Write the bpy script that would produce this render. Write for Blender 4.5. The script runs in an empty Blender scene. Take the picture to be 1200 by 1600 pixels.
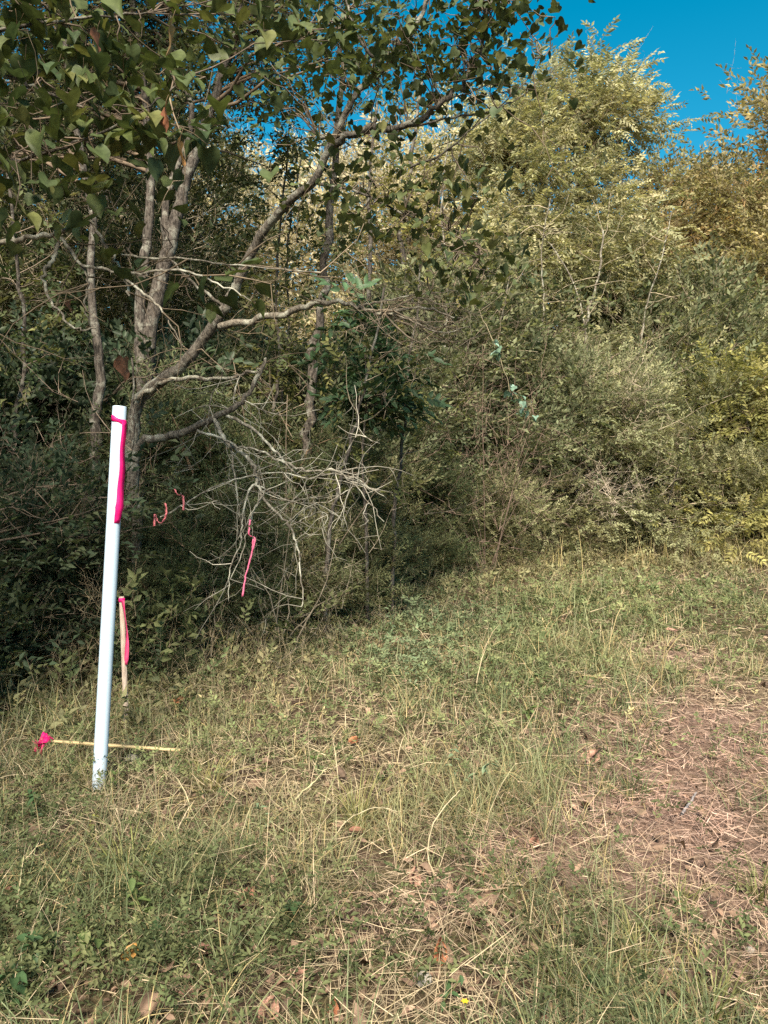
import bpy, math
import numpy as np
from mathutils import Matrix, Vector

SC = bpy.context.scene
COL = SC.collection
R = math.radians

# ------------------------------------------------------------------ camera
CAM_H, PITCH, FPX = 1.6, R(3.1), 1200.0          # eye height, tilt down, focal length in photo pixels
cam_d = bpy.data.cameras.new('camera')
cam = bpy.data.objects.new('camera', cam_d); COL.objects.link(cam)
cam_d.sensor_fit = 'VERTICAL'; cam_d.sensor_height = 36.0; cam_d.lens = 27.0
cam_d.clip_start = 0.05; cam_d.clip_end = 3000
cam.location = (0, 0, CAM_H); cam.rotation_euler = (R(90) - PITCH, 0, 0)
SC.camera = cam

# ------------------------------------------------------------------ sky, sun, exposure
SUN_AZ, SUN_EL = R(184), R(44)                    # compass from +Y clockwise: behind the camera, to the left
world = bpy.data.worlds.new('World'); SC.world = world; world.use_nodes = True
wn, wl = world.node_tree.nodes, world.node_tree.links
wn.clear()
sky = wn.new('ShaderNodeTexSky'); sky.sky_type = 'NISHITA'; sky.sun_disc = False
sky.sun_elevation = SUN_EL; sky.sun_rotation = SUN_AZ
sky.altitude = 0; sky.air_density = 1.0; sky.dust_density = 0.3; sky.ozone_density = 1.5
hs = wn.new('ShaderNodeHueSaturation'); hs.inputs['Hue'].default_value = 0.468
hs.inputs['Saturation'].default_value = 1.52
bg = wn.new('ShaderNodeBackground'); bg.inputs['Strength'].default_value = 0.055
wo = wn.new('ShaderNodeOutputWorld')
wl.new(sky.outputs[0], hs.inputs['Color']); wl.new(hs.outputs[0], bg.inputs['Color'])
wl.new(bg.outputs[0], wo.inputs['Surface'])
sun_d = bpy.data.lights.new('sun', 'SUN'); sun_d.energy = 4.8; sun_d.angle = R(22)
sun_d.color = (1.0, 0.89, 0.72)
sun = bpy.data.objects.new('sun', sun_d); COL.objects.link(sun)
sv = Vector((math.sin(SUN_AZ) * math.cos(SUN_EL), math.cos(SUN_AZ) * math.cos(SUN_EL), math.sin(SUN_EL)))
sun.rotation_euler = (-sv).to_track_quat('-Z', 'Y').to_euler()
vs = SC.view_settings
vs.view_transform = 'Standard'; vs.look = 'None'; vs.gamma = 1.0; vs.use_curve_mapping = False
vs.exposure = 1.63
cy = SC.cycles
cy.use_denoising = False
cy.max_bounces = 8; cy.diffuse_bounces = 6; cy.glossy_bounces = 2; cy.transmission_bounces = 5
cy.transparent_max_bounces = 8; cy.caustics_reflective = False; cy.caustics_refractive = False

# ------------------------------------------------------------------ helpers: places
_c, _s = math.cos(PITCH), math.sin(PITCH)
FW, UP, RT = np.array([0, _c, -_s]), np.array([0, _s, _c]), np.array([1.0, 0, 0])
EYE = np.array([0, 0, CAM_H])
def P(px, py, d):
    """world point seen at photo pixel (px, py), d metres ahead"""
    return EYE + d * (FW + RT * (px - 600) / FPX + UP * (800 - py) / FPX)
def ground_z(x, y):
    x = np.asarray(x, float); y = np.asarray(y, float)
    return (0.022 * np.sin(1.3 * x + 0.4) * np.cos(1.1 * y) + 0.013 * np.sin(3.1 * x + 1.7 * y)
            + 0.008 * np.sin(6.3 * x - 5.1 * y + 1.0))
def G(px, py):
    v = FW + RT * (px - 600) / FPX + UP * (800 - py) / FPX
    t = -CAM_H / v[2]
    p = EYE + v * t
    p[2] = float(ground_z(p[0], p[1]))
    return p
def at(px, d):
    """ground point under the column px at depth d"""
    x = (px - 600) / FPX * d
    return np.array([x, d, float(ground_z(x, d))])
def norm(v):
    v = np.asarray(v, float)
    return v / np.maximum(np.linalg.norm(v, axis=-1, keepdims=True), 1e-9)

# ------------------------------------------------------------------ helpers: meshes
class Geo:
    def __init__(self): self.V, self.T, self.Q, self.C, self.n = [], [], [], [], 0
    def add(self, V, T=None, Q=None, C=(0.2, 0.2, 0.2)):
        V = np.asarray(V, np.float32).reshape(-1, 3)
        C = np.asarray(C, np.float32)
        if C.ndim == 1: C = np.broadcast_to(C, (len(V), 3))
        self.V.append(V); self.C.append(C)
        if T is not None and len(T): self.T.append(np.asarray(T, np.int64).reshape(-1, 3) + self.n)
        if Q is not None and len(Q): self.Q.append(np.asarray(Q, np.int64).reshape(-1, 4) + self.n)
        self.n += len(V)
    def mesh(self, name, mat, origin=(0, 0, 0), smooth=False):
        me = bpy.data.meshes.new(name)
        V = np.concatenate(self.V) - np.asarray(origin, np.float32)
        C = np.concatenate(self.C)
        T = np.concatenate(self.T) if self.T else np.zeros((0, 3), np.int64)
        Q = np.concatenate(self.Q) if self.Q else np.zeros((0, 4), np.int64)
        nt, nq = len(T), len(Q)
        me.vertices.add(len(V)); me.vertices.foreach_set('co', V.astype(np.float32).ravel())
        me.loops.add(nt * 3 + nq * 4)
        me.loops.foreach_set('vertex_index', np.concatenate([T.ravel(), Q.ravel()]).astype(np.int32))
        me.polygons.add(nt + nq)
        me.polygons.foreach_set('loop_start', np.concatenate([np.arange(nt) * 3, nt * 3 + np.arange(nq) * 4]).astype(np.int32))
        if smooth: me.polygons.foreach_set('use_smooth', np.ones(nt + nq, bool))
        me.update(calc_edges=True)
        a = me.color_attributes.new('col', 'FLOAT_COLOR', 'POINT')
        a.data.foreach_set('color', np.concatenate([C, np.ones((len(C), 1), np.float32)], 1).astype(np.float32).ravel())
        me.materials.append(mat)
        return me
    def build(self, name, mat, parent=None, origin=(0, 0, 0), smooth=False, kind=None, label=None):
        o = bpy.data.objects.new(name, self.mesh(name, mat, origin, smooth)); COL.objects.link(o)
        if parent is not None: o.parent = parent
        if kind: o['kind'] = kind
        if label: o['label'] = label
        return o
    def tube(self, pts, r0, r1=None, k=5, C=(0.2, 0.2, 0.2)):
        pts = np.asarray(pts, float); n = len(pts)
        if np.ndim(r0) == 0: r = np.linspace(r0, r1 if r1 is not None else r0, n)
        else: r = np.asarray(r0, float)
        t = norm(np.gradient(pts, axis=0))
        u = np.cross(t[0], [0.3, 0.9, 0.2]); u /= max(np.linalg.norm(u), 1e-6)
        a = np.arange(k) * 2 * math.pi / k; ca, sa = np.cos(a)[:, None], np.sin(a)[:, None]
        V = np.empty((n, k, 3))
        for i in range(n):
            u = u - t[i] * u.dot(t[i]); u /= max(np.linalg.norm(u), 1e-6)
            w = np.cross(t[i], u)
            V[i] = pts[i] + r[i] * (ca * u + sa * w)
        i, j = np.meshgrid(np.arange(n - 1), np.arange(k), indexing='ij')
        jn = (j + 1) % k
        Q = np.stack([i * k + j, i * k + jn, (i + 1) * k + jn, (i + 1) * k + j], -1).reshape(-1, 4)
        V = np.concatenate([V.reshape(-1, 3), pts[-1:] + t[-1:] * r[-1]])
        e = (n - 1) * k
        T = [[e + q, e + (q + 1) % k, n * k] for q in range(k)]
        self.add(V, T, Q, C)

def smooth_path(pts, n, rng=None, wob=0.0):
    """Catmull-Rom through pts, n points, a little crooked"""
    p = np.asarray(pts, float)
    q = np.concatenate([[2 * p[0] - p[1]], p, [2 * p[-1] - p[-2]]])
    u = np.linspace(0, len(p) - 1 - 1e-6, n); i = u.astype(int); f = (u - i)[:, None]
    a, b, c, d = q[i], q[i + 1], q[i + 2], q[i + 3]
    o = 0.5 * (2 * b + (c - a) * f + (2 * a - 5 * b + 4 * c - d) * f ** 2 + (3 * b - a - 3 * c + d) * f ** 3)
    if rng is not None and wob:
        o[1:-1] += rng.normal(0, wob, (n - 2, 3))
    return o
def wander(rng, s, d, L, n=5, jit=0.25, droop=0.0):
    """a crooked twig: n points from s in direction d"""
    pts = [np.asarray(s, float)]; d = norm(d); st = L / (n - 1)
    for _ in range(n - 1):
        d = norm(d + rng.normal(0, jit, 3) + np.array([0, 0, -droop]))
        pts.append(pts[-1] + d * st)
    return np.array(pts)
def rand_dir(rng, n):
    return norm(rng.normal(0, 1, (n, 3)))

# ------------------------------------------------------------------ helpers: scene objects
def thing(name, label, cat, loc, group=None):
    o = bpy.data.objects.new(name, None); COL.objects.link(o)
    o.empty_display_size = 0.2; o.location = tuple(map(float, loc))
    o['label'] = label; o['category'] = cat
    if group: o['group'] = group
    return o
def tag(o, label, cat, group=None):
    o['label'] = label; o['category'] = cat
    if group: o['group'] = group
    return o
def dup(root, loc, rotz, scale, label, group=None):
    r = root.copy(); COL.objects.link(r)
    r.location = tuple(map(float, loc)); r.rotation_euler = (0, 0, rotz)
    r.scale = (scale, scale, scale) if np.ndim(scale) == 0 else tuple(scale)
    r['label'] = label
    if group: r['group'] = group
    for ch in list(root.children):
        c = ch.copy(); COL.objects.link(c); c.parent = r
        for g in list(ch.children):
            e = g.copy(); COL.objects.link(e); e.parent = c
    return r

# ------------------------------------------------------------------ materials
def new_mat(name):
    m = bpy.data.materials.new(name); m.use_nodes = True
    m.node_tree.nodes.clear()
    return m, m.node_tree.nodes, m.node_tree.links
def leaf_mat(name, trans=0.38, rough=0.62, spec=0.14, vary=0.35, scale=9.0):
    m, n, l = new_mat(name)
    a = n.new('ShaderNodeAttribute'); a.attribute_name = 'col'
    tc = n.new('ShaderNodeTexCoord')
    nz = n.new('ShaderNodeTexNoise'); nz.inputs['Scale'].default_value = scale; nz.inputs['Detail'].default_value = 3
    l.new(tc.outputs['Object'], nz.inputs['Vector'])
    mr = n.new('ShaderNodeMapRange'); mr.inputs[1].default_value = 0.3; mr.inputs[2].default_value = 0.7
    mr.inputs[3].default_value = 1 - vary; mr.inputs[4].default_value = 1 + vary
    l.new(nz.outputs['Fac'], mr.inputs[0])
    mx = n.new('ShaderNodeVectorMath'); mx.operation = 'SCALE'
    l.new(a.outputs['Color'], mx.inputs[0]); l.new(mr.outputs[0], mx.inputs['Scale'])
    b = n.new('ShaderNodeBsdfPrincipled'); b.inputs['Roughness'].default_value = rough
    b.inputs['Specular IOR Level'].default_value = spec
    l.new(mx.outputs[0], b.inputs['Base Color'])
    o = n.new('ShaderNodeOutputMaterial')
    if trans > 0:
        t = n.new('ShaderNodeBsdfTranslucent')
        g = n.new('ShaderNodeVectorMath'); g.operation = 'MULTIPLY'; g.inputs[1].default_value = (1.15, 1.15, 0.75)
        l.new(mx.outputs[0], g.inputs[0]); l.new(g.outputs[0], t.inputs['Color'])
        ms = n.new('ShaderNodeMixShader'); ms.inputs[0].default_value = trans
        l.new(b.outputs[0], ms.inputs[1]); l.new(t.outputs[0], ms.inputs[2]); l.new(ms.outputs[0], o.inputs['Surface'])
    else: l.new(b.outputs[0], o.inputs['Surface'])
    return m
def bark_mat(name, dark, mid, lichen, lich=0.5, sc=(26, 26, 7), bump=0.6):
    m, n, l = new_mat(name)
    tc = n.new('ShaderNodeTexCoord'); mp = n.new('ShaderNodeMapping'); mp.inputs['Scale'].default_value = sc
    l.new(tc.outputs['Object'], mp.inputs['Vector'])
    nz = n.new('ShaderNodeTexNoise'); nz.inputs['Scale'].default_value = 1; nz.inputs['Detail'].default_value = 6
    nz.inputs['Roughness'].default_value = 0.7
    l.new(mp.outputs[0], nz.inputs['Vector'])
    cr = n.new('ShaderNodeValToRGB')
    cr.color_ramp.elements[0].position = 0.40; cr.color_ramp.elements[0].color = (*dark, 1)
    cr.color_ramp.elements[1].position = 0.60; cr.color_ramp.elements[1].color = (*mid, 1)
    l.new(nz.outputs['Fac'], cr.inputs[0])
    n2 = n.new('ShaderNodeTexNoise'); n2.inputs['Scale'].default_value = 9; n2.inputs['Detail'].default_value = 5
    n2.inputs['Roughness'].default_value = 0.65
    l.new(tc.outputs['Object'], n2.inputs['Vector'])
    c2 = n.new('ShaderNodeValToRGB')
    c2.color_ramp.elements[0].position = 0.62 - 0.22 * lich; c2.color_ramp.elements[0].color = (0, 0, 0, 1)
    c2.color_ramp.elements[1].position = 0.72 - 0.22 * lich; c2.color_ramp.elements[1].color = (1, 1, 1, 1)
    l.new(n2.outputs['Fac'], c2.inputs[0])
    mx = n.new('ShaderNodeMixRGB'); mx.inputs[2].default_value = (*lichen, 1)
    l.new(c2.outputs[0], mx.inputs[0]); l.new(cr.outputs[0], mx.inputs[1])
    b = n.new('ShaderNodeBsdfPrincipled'); b.inputs['Roughness'].default_value = 0.9
    b.inputs['Specular IOR Level'].default_value = 0.15
    l.new(mx.outputs[0], b.inputs['Base Color'])
    bp = n.new('ShaderNodeBump'); bp.inputs['Strength'].default_value = bump; bp.inputs['Distance'].default_value = 0.02
    l.new(nz.outputs['Fac'], bp.inputs['Height']); l.new(bp.outputs[0], b.inputs['Normal'])
    o = n.new('ShaderNodeOutputMaterial'); l.new(b.outputs[0], o.inputs['Surface'])
    return m
def plain_mat(name, c1, c2, scale=20, rough=0.6, spec=0.3, stretch=(1, 1, 1), trans=0.0, bump=0.0, emit=None):
    m, n, l = new_mat(name)
    tc = n.new('ShaderNodeTexCoord'); mp = n.new('ShaderNodeMapping'); mp.inputs['Scale'].default_value = stretch
    l.new(tc.outputs['Object'], mp.inputs['Vector'])
    nz = n.new('ShaderNodeTexNoise'); nz.inputs['Scale'].default_value = scale; nz.inputs['Detail'].default_value = 6
    l.new(mp.outputs[0], nz.inputs['Vector'])
    cr = n.new('ShaderNodeValToRGB')
    cr.color_ramp.elements[0].position = 0.35; cr.color_ramp.elements[0].color = (*c1, 1)
    cr.color_ramp.elements[1].position = 0.65; cr.color_ramp.elements[1].color = (*c2, 1)
    l.new(nz.outputs['Fac'], cr.inputs[0])
    b = n.new('ShaderNodeBsdfPrincipled'); b.inputs['Roughness'].default_value = rough
    b.inputs['Specular IOR Level'].default_value = spec
    l.new(cr.outputs[0], b.inputs['Base Color'])
    if bump:
        bp = n.new('ShaderNodeBump'); bp.inputs['Strength'].default_value = bump; bp.inputs['Distance'].default_value = 0.01
        l.new(nz.outputs['Fac'], bp.inputs['Height']); l.new(bp.outputs[0], b.inputs['Normal'])
    o = n.new('ShaderNodeOutputMaterial')
    if trans:
        t = n.new('ShaderNodeBsdfTranslucent'); l.new(cr.outputs[0], t.inputs['Color'])
        ms = n.new('ShaderNodeMixShader'); ms.inputs[0].default_value = trans
        l.new(b.outputs[0], ms.inputs[1]); l.new(t.outputs[0], ms.inputs[2]); l.new(ms.outputs[0], o.inputs['Surface'])
    else: l.new(b.outputs[0], o.inputs['Surface'])
    return m

M = {}
M['leaf'] = leaf_mat('leaf_tissue')
M['leaf_gloss'] = leaf_mat('leaf_tissue_waxy', trans=0.26, rough=0.52, spec=0.22, vary=0.35, scale=30)
M['grass'] = leaf_mat('grass_blade', trans=0.28, rough=0.55, spec=0.25, vary=0.3, scale=3.0)
M['straw'] = leaf_mat('dry_straw', trans=0.12, rough=0.7, spec=0.2, vary=0.3, scale=5.0)
M['litter'] = leaf_mat('dead_leaf', trans=0.12, rough=0.7, spec=0.2, vary=0.4, scale=40)
M['twig'] = leaf_mat('twig_bark', trans=0.0, rough=0.9, spec=0.1, vary=0.4, scale=14)
M['bark'] = bark_mat('rough_bark', (0.024, 0.020, 0.017), (0.11, 0.094, 0.08), (0.185, 0.178, 0.15), 0.42, sc=(48, 48, 14), bump=1.0)
M['bark_lean'] = bark_mat('leaning_bark', (0.033, 0.028, 0.024), (0.14, 0.122, 0.10), (0.22, 0.215, 0.18), 0.5, sc=(55, 55, 18), bump=1.0)
M['dead'] = bark_mat('lichen_wood', (0.06, 0.05, 0.04), (0.20, 0.18, 0.145), (0.34, 0.33, 0.275), 0.6, sc=(40, 40, 20), bump=0.4)
M['dead_dim'] = bark_mat('pale_limb_bark', (0.06, 0.05, 0.04), (0.19, 0.165, 0.13), (0.30, 0.29, 0.235), 0.55, sc=(60, 60, 30), bump=0.7)
def pvc_mat():
    """white plastic pipe, coloured bluish as if in shade, scuffed, with mud splashed round its foot"""
    m, n, l = new_mat('white_plastic')
    tc = n.new('ShaderNodeTexCoord'); sp = n.new('ShaderNodeSeparateXYZ'); l.new(tc.outputs['Object'], sp.inputs[0])
    def noise(s, d, stretch=(1, 1, 1)):
        mp = n.new('ShaderNodeMapping'); mp.inputs['Scale'].default_value = stretch; l.new(tc.outputs['Object'], mp.inputs['Vector'])
        z = n.new('ShaderNodeTexNoise'); z.inputs['Scale'].default_value = s; z.inputs['Detail'].default_value = d; z.inputs['Roughness'].default_value = .7
        l.new(mp.outputs[0], z.inputs['Vector']); return z
    def ramp(src, p0, c0, p1, c1):
        c = n.new('ShaderNodeValToRGB'); e = c.color_ramp.elements
        e[0].position, e[0].color, e[1].position, e[1].color = p0, (*c0, 1), p1, (*c1, 1); l.new(src, c.inputs[0]); return c
    base = ramp(noise(6, 5).outputs['Fac'], .3, (.37, .46, .56), .7, (.43, .52, .61))  # blue cast of open shade mixed into the base colour
    scuff = ramp(noise(30, 6, (1, 1, .12)).outputs['Fac'], .60, (0, 0, 0), .72, (.35, .35, .35))
    m1 = n.new('ShaderNodeMixRGB'); m1.inputs[2].default_value = (.30, .32, .33, 1)
    l.new(scuff.outputs[0], m1.inputs[0]); l.new(base.outputs[0], m1.inputs[1])
    fall = n.new('ShaderNodeMapRange'); fall.inputs[1].default_value = 0.02; fall.inputs[2].default_value = 0.26
    fall.inputs[3].default_value = .26; fall.inputs[4].default_value = 0.0; l.new(sp.outputs['Z'], fall.inputs[0])
    ad = n.new('ShaderNodeMath'); ad.operation = 'ADD'; l.new(fall.outputs[0], ad.inputs[0]); l.new(noise(55, 5).outputs['Fac'], ad.inputs[1])
    mud = ramp(ad.outputs[0], .68, (0, 0, 0), .86, (.85, .85, .85))
    m2 = n.new('ShaderNodeMixRGB'); m2.inputs[2].default_value = (.24, .19, .14, 1); l.new(mud.outputs[0], m2.inputs[0]); l.new(m1.outputs[0], m2.inputs[1])
    b = n.new('ShaderNodeBsdfPrincipled'); b.inputs['Roughness'].default_value = .42; l.new(m2.outputs[0], b.inputs['Base Color'])
    o = n.new('ShaderNodeOutputMaterial'); l.new(b.outputs[0], o.inputs['Surface']); return m
M['pvc'] = pvc_mat()
M['pink'] = plain_mat('pink_vinyl', (0.80, 0.010, 0.20), (0.85, 0.022, 0.25), 30, 0.5, 0.3, trans=0.45)
M['pink_old'] = plain_mat('faded_pink_vinyl', (0.62, 0.14, 0.17), (0.72, 0.24, 0.26), 30, 0.5, 0.4, trans=0.3)
M['pink_mid'] = plain_mat('sun_bleached_pink_vinyl', (0.70, 0.06, 0.20), (0.78, 0.12, 0.28), 25, 0.5, 0.3, trans=0.45)
M['pink_pale'] = plain_mat('pale_pink_vinyl', (0.75, 0.13, 0.27), (0.8, 0.22, 0.36), 25, 0.5, 0.4, trans=0.3)
M['wood_grey'] = plain_mat('weathered_lath', (0.26, 0.20, 0.16), (0.42, 0.34, 0.28), 14, 0.85, 0.15, (6, 6, 0.6), bump=0.3)
M['wood_tan'] = plain_mat('tan_lath', (0.34, 0.25, 0.13), (0.50, 0.39, 0.22), 14, 0.85, 0.15, (0.8, 9, 9), bump=0.3)
M['stone'] = plain_mat('pale_stone', (0.20, 0.18, 0.155), (0.34, 0.31, 0.27), 40, 0.85, 0.2, bump=0.5)
M['petal'] = plain_mat('yellow_petal', (0.75, 0.50, 0.02), (0.8, 0.6, 0.04), 30, 0.6, 0.2, trans=0.3)

# ------------------------------------------------------------------ the ground
def ground_material():
    m, n, l = new_mat('clearing_soil')
    tc = n.new('ShaderNodeTexCoord')
    def noise(s, d=6, r=0.6):
        z = n.new('ShaderNodeTexNoise'); z.inputs['Scale'].default_value = s; z.inputs['Detail'].default_value = d
        z.inputs['Roughness'].default_value = r; l.new(tc.outputs['Object'], z.inputs['Vector']); return z
    def ramp(src, stops):
        c = n.new('ShaderNodeValToRGB')
        while len(c.color_ramp.elements) < len(stops): c.color_ramp.elements.new(0.5)
        for e, (p, q) in zip(c.color_ramp.elements, stops): e.position = p; e.color = (*q, 1)
        l.new(src, c.inputs[0]); return c
    fine = noise(38, 8, 0.7); mid = noise(3.2, 5); wide = noise(0.55, 4)
    c1 = ramp(fine.outputs['Fac'], [(0.30, (0.022, 0.015, 0.011)), (0.5, (0.075, 0.05, 0.036)), (0.7, (0.19, 0.13, 0.095))])
    c2 = ramp(fine.outputs['Fac'], [(0.30, (0.03, 0.024, 0.013)), (0.52, (0.085, 0.07, 0.036)), (0.7, (0.19, 0.16, 0.085))])
    mx = n.new('ShaderNodeMixRGB'); rr = ramp(mid.outputs['Fac'], [(0.42, (0, 0, 0)), (0.6, (1, 1, 1))])
    l.new(rr.outputs[0], mx.inputs[0]); l.new(c1.outputs[0], mx.inputs[1]); l.new(c2.outputs[0], mx.inputs[2])
    # worn patches of pinkish clay on the right of the clearing
    c3 = ramp(fine.outputs['Fac'], [(0.30, (0.07, 0.043, 0.034)), (0.5, (0.18, 0.115, 0.09)), (0.7, (0.34, 0.235, 0.19))])
    out = mx.outputs[0]
    for (cx, cyy, rad) in ((2.05, 4.6, 1.3), (1.25, 3.7, .9), (.75, 3.1, .6), (1.35, 2.9, .7), (2.3, 6.3, 1.1)):
        vd = n.new('ShaderNodeVectorMath'); vd.operation = 'DISTANCE'; vd.inputs[1].default_value = (cx, cyy, 0); l.new(tc.outputs['Object'], vd.inputs[0])
        mr = n.new('ShaderNodeMapRange'); mr.inputs[1].default_value = rad * .3; mr.inputs[2].default_value = rad; mr.inputs[3].default_value = .75; mr.inputs[4].default_value = 0; l.new(vd.outputs['Value'], mr.inputs[0])
        m3 = n.new('ShaderNodeMixRGB'); l.new(mr.outputs[0], m3.inputs[0]); l.new(out, m3.inputs[1]); l.new(c3.outputs[0], m3.inputs[2]); out = m3.outputs[0]
    b = n.new('ShaderNodeBsdfPrincipled'); b.inputs['Roughness'].default_value = 0.95
    b.inputs['Specular IOR Level'].default_value = 0.1
    l.new(out, b.inputs['Base Color'])
    bp = n.new('ShaderNodeBump'); bp.inputs['Strength'].default_value = 0.8; bp.inputs['Distance'].default_value = 0.03
    l.new(fine.outputs['Fac'], bp.inputs['Height']); l.new(bp.outputs[0], b.inputs['Normal'])
    o = n.new('ShaderNodeOutputMaterial'); l.new(b.outputs[0], o.inputs['Surface'])
    return m
def make_ground():
    xs = np.concatenate([[-600, -200, -60, -25], np.linspace(-12, 12, 161), [25, 60, 200, 600]])
    ys = np.concatenate([[-600, -200, -60, -20, -6], np.linspace(-2, 22, 181), [30, 60, 200, 600]])
    X, Y = np.meshgrid(xs, ys, indexing='ij')
    V = np.stack([X, Y, ground_z(X, Y)], -1).reshape(-1, 3)
    nx, ny = len(xs), len(ys)
    i, j = np.meshgrid(np.arange(nx - 1), np.arange(ny - 1), indexing='ij')
    Q = np.stack([i * ny + j, (i + 1) * ny + j, (i + 1) * ny + j + 1, i * ny + j + 1], -1).reshape(-1, 4)
    g = Geo(); g.add(V, Q=Q)
    o = g.build('ground', ground_material(), smooth=True, kind='structure')
    o['label'] = 'clearing floor of reddish soil under dry grass and straw'
make_ground()

# ------------------------------------------------------------------ leaf and spray templates: (V, T, W, S) W = 1 twig, S = brightness of that leaf
def leaf_rhomb(base, d, nrm, L, w, fold=0.25):
    d = norm(d); s = norm(np.cross(nrm, d)); nn = np.cross(d, s)
    m = base + d * L * 0.45
    V = np.array([base, m + s * w / 2 + nn * w * fold, base + d * L - nn * L * 0.08, m - s * w / 2 + nn * w * fold])
    return V, [[0, 2, 1], [0, 3, 2]]
def leaf_six(base, d, nrm, L, w, fold=0.2, droop=0.12):
    d = norm(d); s = norm(np.cross(nrm, d)); nn = np.cross(d, s)
    V = [base]
    for t, ww in ((0.28, 0.43), (0.62, 0.40)):
        for sg in (1, -1):
            V.append(base + d * L * t + s * sg * w * ww + nn * (w * fold * ww * 2 - L * droop * t * t))
    V.append(base + d * L - nn * L * droop)
    return np.array(V), [[0, 5, 3], [0, 3, 1], [0, 2, 4], [0, 4, 5]]
class Tmpl:
    def __init__(self): self.V, self.T, self.W, self.S, self.n = [], [], [], [], 0
    def add(self, V, T, w, s):
        self.V.append(np.asarray(V, float)); self.T.append(np.asarray(T, int) + self.n)
        self.W.append(np.full(len(V), float(w))); self.S.append(np.full(len(V), float(s))); self.n += len(V)
    def stick(self, a, b, r):
        a, b = np.asarray(a, float), np.asarray(b, float); d = norm(b - a)
        u = norm(np.cross(d, [0.2, 0.5, 0.8])); v = np.cross(d, u)
        V = [a + r * u, a + r * (-0.5 * u + 0.87 * v), a + r * (-0.5 * u - 0.87 * v), b]
        self.add(V, [[0, 1, 3], [1, 2, 3], [2, 0, 3]], 1, 1)
    def done(self):
        return np.concatenate(self.V), np.concatenate(self.T), np.concatenate(self.W), np.concatenate(self.S)
def spray_simple(rng, n=10, leafL=0.25, leafW=0.11, opp=True, droop=0.25, six=False, vary=0.25):
    """leafy twig one unit long along +x, up is +z"""
    t = Tmpl()
    def pt(u): return np.array([u, 0.08 * math.sin(4 * u), -droop * u * u])
    t.stick(pt(0), pt(0.55), 0.012); t.stick(pt(0.5), pt(1.0), 0.008)
    for k in range(n):
        u = 0.12 + 0.88 * (k // 2 if opp else k) / max(1, (n // 2 - 1) if opp else n - 1)
        sg = 1 if k % 2 else -1
        d = np.array([0.55 + 0.5 * u + rng.normal(0, .15), sg * (0.9 - 0.4 * u) + rng.normal(0, .15), rng.normal(-0.1, 0.3)])
        nrm = norm(np.array([rng.normal(0, .3), rng.normal(0, .35), 1]))
        f = rng.uniform(0.7, 1.15)
        V, T = (leaf_six if six else leaf_rhomb)(pt(min(u, 1)), d, nrm, leafL * f, leafW * f)
        t.add(V, T, 0, rng.uniform(1 - vary, 1 + vary))
    return t.done()
def spray_pinnate(rng, pairs=6):
    t = Tmpl(); dr = rng.uniform(0.25, 0.6)
    def pt(u): return np.array([u * (1 - 0.12 * u * dr), 0.05 * math.sin(3 * u), -dr * u * u * 0.7])
    t.stick(pt(0), pt(0.5), 0.010); t.stick(pt(0.48), pt(1.0), 0.007)
    for k in range(pairs):
        u = 0.15 + 0.8 * k / (pairs - 1)
        for sg in (1, -1):
            d = np.array([0.55, sg, -0.35 + rng.normal(0, .2)])
            V, T = leaf_rhomb(pt(u), d, norm([rng.normal(0, .25), rng.normal(0, .25), 1]),
                              0.33 * rng.uniform(.8, 1.1) * (1 - 0.25 * abs(u - .5)), 0.125, 0.15)
            t.add(V, T, 0, rng.uniform(0.8, 1.2))
    V, T = leaf_rhomb(pt(1), np.array([1, 0, -dr]), np.array([0, 0, 1.0]), 0.3, 0.1, 0.1); t.add(V, T, 0, 1)
    return t.done()
def spray_cedar(rng):
    t = Tmpl()
    t.stick([0, 0, 0], [1, 0, -0.12], 0.014)
    for k in range(9):
        u = 0.08 + 0.88 * k / 8; sg = 1 if k % 2 else -1
        b = np.array([u, 0, -0.12 * u]); L = 0.42 * (1 - 0.55 * u)
        d = norm([0.9, sg * 0.8 + rng.normal(0, .2), rng.normal(0, .3)])
        V, T = leaf_rhomb(b, d, np.array([0, 0, 1.0]), L, 0.05, 0.3); t.add(V, T, 0, rng.uniform(.8, 1.2))
        for q in range(3):
            bb = b + d * L * (0.2 + 0.25 * q)
            dd = norm(d + rng.normal(0, .55, 3))
            V, T = leaf_rhomb(bb, dd, norm(rng.normal(0, .4, 3) + [0, 0, 1]), L * 0.55, 0.045, 0.3); t.add(V, T, 0, rng.uniform(.75, 1.25))
    return t.done()
def spray_bare(rng, n=5):
    t = Tmpl(); pts = wander(rng, [0, 0, 0], [1, 0, 0], 1.0, 5, 0.22)
    for i in range(4): t.stick(pts[i], pts[i + 1] + (pts[i + 1] - pts[i]) * 0.15, 0.0065 - 0.001 * i)
    for k in range(n):
        i = rng.integers(0, 4); b = pts[i] + (pts[i + 1] - pts[i]) * rng.uniform(0, 1)
        d = norm(np.array([0.7, rng.normal(0, .8), rng.normal(0, .6)])); L = rng.uniform(0.2, 0.5)
        q = wander(rng, b, d, L, 3, 0.3)
        t.stick(q[0], q[1] * 1.05 - q[0] * 0.05, 0.0045); t.stick(q[1], q[2], 0.003)
    return t.done()
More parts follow.
